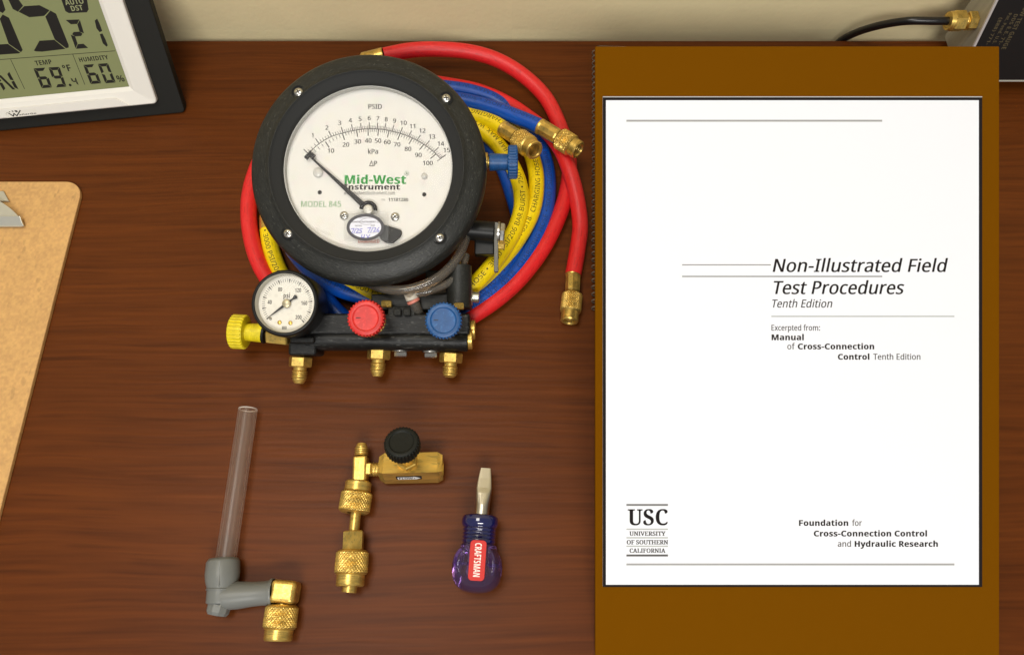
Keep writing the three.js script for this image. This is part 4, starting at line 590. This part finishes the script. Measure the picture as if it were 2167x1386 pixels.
// ---------------------------------------------------------------- brown board propped like a lectern, with the bordered cover sheet on it
{
  const d = 0.4195, k = d / FOCAL, w = 856 * k, x0 = (1260 - CX) * k, yb = -(1402 - CY) * k, yt = -(98 - CY) * k, hh = yt - yb;
  const wp = (x, y, dep) => camera.position.clone().addScaledVector(FW, dep).add(V(x, 0, 0)).addScaledVector(UPV, y);
  const bot = wp(x0 + w / 2, yb, d), NB = FW.clone().negate();
  const bd = thing('brown_board', 'plain brown board propped up at a slant on the right of the desk', 'board', V(bot.x, 0, bot.z));
  const M = new THREE.Matrix4().makeBasis(V(1, 0, 0), UPV, NB).setPosition(0, bot.y, 0);
  const pl = plate(w, hh, 0.0035, 0.0006, 0.0002); pl.translate(0, hh / 2, 0);
  part(bd, 'panel', pl.applyMatrix4(M), phy({ color: LIN(0.154, 0.0548, 0.0002), roughness: 0.95, specularIntensity: 0.08 }));
  for (const sx of [-0.07, 0.07]) { const a = V(sx, hh * 0.8, -0.004).applyMatrix4(M), f = V(a.x, 0, a.z - 0.004), l = a.distanceTo(f), q = new RoundedBoxGeometry(0.012, l, 0.006, 2, 0.001); q.translate(0, l / 2, 0); part(bd, 'prop_leg', along(flat(q), f, a), std({ color: LIN(0.12, 0.045, 0.005), roughness: 0.9 })); }
  // cover sheet: photo rectangle 1276..2080 x 204..1242
  const d2 = d - 0.0012, k2 = d2 / FOCAL, X0 = (1276 - CX) * k2, X1 = (2080 - CX) * k2, Y0 = -(1242 - CY) * k2, Y1 = -(204 - CY) * k2, c = wp((X0 + X1) / 2, (Y0 + Y1) / 2, d2);
  const sh = thing('booklet', 'white booklet cover with thin black border lying on the brown board', 'booklet', c), M2 = new THREE.Matrix4().makeBasis(V(1, 0, 0), UPV, NB), W = X1 - X0, Hh = Y1 - Y0;
  const CW = 1580, S = CW / 804, CHh = Math.round(1038 * S);
  const tex = canvasTex(CW, CHh, (g) => {
    g.setTransform(S, 0, 0, S, -1276 * S, -204 * S);
    g.fillStyle = '#eaecf3'; g.fillRect(1276, 204, 804, 1038);
    g.fillStyle = '#231f20'; g.fillRect(1276, 204, 804, 8); g.fillRect(1276, 204, 6.5, 1038); g.fillRect(2073, 204, 7, 1038); g.fillRect(1276, 1237.5, 804, 5);
    g.fillStyle = '#b8b8b8'; g.fillRect(1276, 204, 804, 2);
    const rule = (a, b, y, t, col) => { g.fillStyle = col; g.fillRect(a, y - t / 2, b - a, t); };
    rule(1326, 1868, 255.5, 4, '#a0a0a0'); rule(1444, 1632, 560.5, 2.2, '#8d8d8d'); rule(1444, 1868, 585, 2.4, '#7d7d7d'); rule(1633, 2021, 669.5, 2.4, '#a8abab'); rule(1326, 2021, 1194.5, 4, '#a0a0a0');
    const tf = (s, a, y, b, h, bold, col = '#231f20', sk = 0, fam = 'sans-serif') => { for (const o of bold ? [0, 0.5] : [0, 0.35]) textFit(g, s, a + o, y, b + o, `${bold} ${h}px ${fam}`, col, sk); };
    tf('Non-Illustrated Field', 1632, 575, 2004, 38.5, '', '#231f20', 0.2); tf('Non-Illustrated Field', 1632.8, 575, 2004.8, 38.5, '', '#231f20', 0.2);
    tf('Test Procedures', 1633, 622, 1912, 38.5, '', '#231f20', 0.2); tf('Test Procedures', 1633.8, 622, 1912.8, 38.5, '', '#231f20', 0.2);
    tf('Tenth Edition', 1632, 650.5, 1762, 23.5, '', '#353233', 0.2);
    tf('Excerpted from:', 1632, 700, 1737, 16.5, '', '#3c393a'); tf('Manual', 1632, 720, 1703, 17.5, 'bold'); tf('of', 1666, 739.5, 1682, 17.5, '', '#3c393a'); tf('Cross-Connection', 1688, 739.5, 1852, 17.5, 'bold'); tf('Control', 1773, 761.5, 1842, 17.5, 'bold'); tf('Tenth Edition', 1849, 761.5, 1950, 17.5, '', '#3c393a');
    tf('Foundation', 1690, 1113, 1797, 17.5, 'bold'); tf('for', 1804, 1113, 1825, 17.5, '', '#464344'); tf('Cross-Connection Control', 1722, 1135.5, 1964, 17.5, 'bold'); tf('and', 1773, 1157.5, 1803, 17.5, '', '#464344'); tf('Hydraulic Research', 1808, 1157.5, 1987, 17.5, 'bold');
    rule(1326, 1414, 1068.5, 4.2, '#7a7a7a'); tf('USC', 1328, 1111, 1414.5, 47, 'bold', '#231f20', 0, 'serif'); rule(1326, 1414, 1120, 3, '#b4b6b6'); tf('UNIVERSITY', 1332, 1133.5, 1408, 12.5, '', '#3a3738', 0, 'serif'); tf('UNIVERSITY', 1332.5, 1133.5, 1408.5, 12.5, '', '#3a3738', 0, 'serif'); rule(1326, 1414, 1138, 3, '#b4b6b6');
    tf('OF SOUTHERN', 1326, 1151.5, 1414, 12.5, '', '#3a3738', 0, 'serif'); tf('OF SOUTHERN', 1326.5, 1151.5, 1414.5, 12.5, '', '#3a3738', 0, 'serif'); rule(1326, 1414, 1156, 3, '#b4b6b6'); tf('CALIFORNIA', 1332, 1169.5, 1408, 12.5, '', '#3a3738', 0, 'serif'); tf('CALIFORNIA', 1332.5, 1169.5, 1408.5, 12.5, '', '#3a3738', 0, 'serif'); rule(1326, 1414, 1175.5, 4.2, '#5e5c5c');
  });
  const q = new THREE.PlaneGeometry(W, Hh); q.translate(0, 0, 0.0); const pg = plate(W, Hh, 0.001, 0.0004, 0.0002); pg.translate(0, 0, -0.0001);
  part(sh, 'cover', q.applyMatrix4(M2), phy({ map: tex, roughness: 0.9, specularIntensity: 0.1 })); part(sh, 'pages', pg.applyMatrix4(M2), std({ color: LIN(0.75, 0.75, 0.74), roughness: 0.9 }));
}
{ // coil-bound notebook lying under the board
  const h = 0.005, A = P(1262, 96, h), B = P(1262, 640, h), D = B.clone().sub(A).normalize(), R = V(-D.z, 0, D.x); if (R.x < 0) R.negate();
  const len = 0.235, w = 0.17, C = A.clone().addScaledVector(D, len / 2).addScaledVector(R, w / 2); C.y = 0;
  const nb = thing('notebook', 'dark coil bound notebook, its coil showing along the left of the brown board', 'notebook', C);
  const M = new THREE.Matrix4().makeBasis(R, D.clone().negate(), YUP), mk = (g) => g.applyMatrix4(M);
  const cov = plate(w, len, 0.0008, 0.002, 0.0002); cov.translate(0, 0, h); const pages = plate(w - 0.003, len - 0.0022, h - 0.0012, 0.001, 0.0002); pages.translate(0, 0.002, h - 0.0009);
  part(nb, 'cover', mk(cov), std({ color: LIN(0.05, 0.03, 0.02), roughness: 0.6 })); part(nb, 'pages', mk(pages), std({ color: LIN(0.62, 0.56, 0.46), roughness: 0.9 }));
  const wire = std({ color: LIN(0.2, 0.16, 0.12), roughness: 0.4 }), tor = new THREE.TorusGeometry(0.0029, 0.0005, 6, 14); tor.rotateX(Math.PI / 2); let n = 0;
  for (let y = len / 2 - 0.006; y > -len / 2 + 0.006; y -= 0.0052) { const m = part(nb, 'coil_loop', mk(tor.clone().translate(-w / 2, y, 0.0036)), wire); }
}

// ---------------------------------------------------------------- black instrument box on the right and its cable
{
  const h0 = 0.012, F = P(2027, 166, h0), fr = F.clone(), depth = fr.z - (DESK_BACK + 0.006), wid = 0.16, hei = 0.1, lean = 0.30;
  const bx = thing('instrument_box', 'black faced instrument box with a pale metal side behind the brown board', 'instrument', V(F.x + wid / 2, 0, F.z - depth / 2));
  const o = V(F.x, h0, F.z).sub(bx.position);
  // side profile in (z back, y): the face leans back
  const prof = [[0, 0], [-depth, 0], [-depth - 0.0, hei], [-hei * lean * 1.2, hei]];
  const sh = new THREE.Shape(prof.map(([z, y]) => new THREE.Vector2(z, y)));
  const mk = (g) => { g.rotateY(-Math.PI / 2); return g; };   // shape x -> z, extrude -> x
  const ex = (d, x) => { const g = mk(new THREE.ExtrudeGeometry(sh, { depth: d, bevelEnabled: true, bevelSize: 0.0003, bevelThickness: 0.0003, bevelSegments: 1 })); g.translate(o.x + x + d, o.y, o.z); return g; };
  const alu = std({ map: dataTex(256, 256, (u, v) => { const k = 0.86 + 0.16 * fbm(u * 40, v * 4, 3); return [176 * k, 172 * k, 156 * k]; }, true), metalness: 0.35, roughness: 0.5 });
  alu.map.repeat.set(12, 12);
  part(bx, 'side_panel', ex(0.0028, 0), alu);
  part(bx, 'housing', ex(wid - 0.0034, 0.0034), std({ color: LIN(0.05, 0.05, 0.05), roughness: 0.6 }));
  const A = V(o.x, o.y, o.z), slope = Math.atan2(hei * lean * 1.2, hei), fl = hei / Math.cos(slope);
  const face = plate(wid - 0.001, fl, 0.0012, 0.0006, 0.0002); face.translate(wid / 2, fl / 2, 0.0014); face.rotateX(-slope); face.translate(A.x, A.y, A.z);
  const fp = part(bx, 'face', face, std({ color: LIN(0.006, 0.004, 0.0035), roughness: 0.42 }));
  { // printed lines run up the left edge of the face, laid out on the face plane
    const U = V(1, 0, 0), Wd = V(0, Math.cos(slope), -Math.sin(slope)), N = V(0, Math.sin(slope), Math.cos(slope)), O = V(F.x, h0, F.z).addScaledVector(N, 0.0016), C = planeMap(O, U, Wd, N), px0 = C(2060, 112), px1 = C(2167, 0), tw = 0.075, th = 0.1, S = 1024 / tw;
    const t2 = canvasTex(1024, Math.round(S * th), (g, w, hh) => {
      g.fillStyle = '#0b0605'; g.fillRect(0, 0, w, hh); const cv = (px, py) => { const [a, b] = C(px, py); return [a * S, hh - b * S]; };
      const row = (s, a, b, hpx) => { const p = cv(...a), q = cv(...b), an = Math.atan2(q[1] - p[1], q[0] - p[0]), L = Math.hypot(q[0] - p[0], q[1] - p[1]); g.save(); g.translate(...p); g.rotate(an); textFit(g, s, 0, 0, L, `bold ${hpx}px sans-serif`, '#584d33'); g.restore(); };
      row('FLOW TEST GAUGE', [2171, 2], [2115, 106], 62); row('DDS E.E. 71-', [2144, 30], [2108, 96], 50); row('Pat. Pend. U.S.', [2132, 28], [2096, 94], 46); row('(888) 771-', [2112, 38], [2082, 96], 46);
    });
    const q = new THREE.PlaneGeometry(tw, th); q.translate(tw / 2 + 0.0012, th / 2 + 0.0006, 0); q.applyMatrix4(new THREE.Matrix4().makeBasis(U, Wd, N).setPosition(O.clone().sub(bx.position).addScaledVector(N, 0.0003)));
    part(fp, 'printed_text', q, std({ map: t2, roughness: 0.5 }), 'dull gold lettering printed on the black face');
  }
  const lip = new RoundedBoxGeometry(wid, 0.0012, 0.0016, 2, 0.0005); lip.translate(A.x + wid / 2, A.y - 0.0006, A.z + 0.0016); part(bx, 'lower_trim', flat(lip), std({ color: LIN(0.7, 0.68, 0.62), metalness: 0.6, roughness: 0.3 }));
  const et = new RoundedBoxGeometry(0.002, fl, 0.002, 2, 0.0006); et.translate(0.0002, fl / 2, 0.0008); et.rotateX(-slope); et.translate(A.x, A.y, A.z); part(bx, 'edge_trim', flat(et), std({ color: LIN(0.62, 0.57, 0.55), roughness: 0.4, metalness: 0.3 }));
  for (const [x, z] of [[0.012, -0.012], [wid - 0.012, -0.012], [0.012, -depth + 0.008], [wid - 0.012, -depth + 0.008]]) { const f = lathe([[0, 0], [0.005, 0], [0.0056, h0 - 0.0004], [0, h0 - 0.0004]], 20); f.translate(A.x + x, 0, A.z + z); part(bx, 'foot', f, blackPlastic); }
  // antenna socket on the side panel
  const jm = planeMap(V(F.x, 0, 0), V(0, 0, 1), YUP, V(1, 0, 0))(2066, 44), J0 = V(F.x - 0.0004, jm[1], jm[0]), J = (dx) => V(J0.x - dx, J0.y, J0.z).sub(bx.position);
  part(bx, 'socket', [along(hexBar(0.0068, 0.0062, 0.0006), J(0), J(1)), along(threads(0.0046, 0.005, 4, 0.0005), J(0.005), J(1))], brass);
  // cable
  const y0 = J0.y, K = (dx, y, z) => V(J0.x - dx, y, z), cz = (px, py, z) => { const [x, y] = planeMap(V(0, 0, z), V(1, 0, 0), YUP, V(0, 0, 1))(px, py); return V(x, y, z); };
  const zb = DESK_BACK - 0.0055, zm = (t) => J0.z + (zb - J0.z) * t;
  const pts = [K(0.019, y0, J0.z), K(0.03, y0, J0.z), cz(1925, 44, zm(0.1)), cz(1885, 49, zm(0.3)), cz(1845, 58, zm(0.55)), cz(1808, 71, zm(0.85)), cz(1778, 88, zb), cz(1762, 106, zb), V(cz(1750, 130, zb).x, -0.06, zb)];
  const b = V(J0.x - 0.04, 0, J0.z), ca = thing('antenna_cable', 'black coaxial cable with a gold screw plug running behind the desk edge', 'cable', b);
  part(ca, 'cable', tubeGeo(pts.map((p) => p.clone().sub(b)), 0.0029, 0.1, 16, 0.0015), std({ color: LIN(0.008, 0.007, 0.007), roughness: 0.3 }));
  const q = (dx) => K(dx, y0, J0.z).sub(b);
  part(ca, 'plug', [along(hexBar(0.0074, 0.0085, 0.0005), q(0.0170), q(0.0)), along(latheF([[0.0027, 0], [0.0064, 0], [0.0068, 0.003], [0.0068, 0.004]], 28), q(0.0200), q(0))], brass);
}
renderer.render(scene, camera);
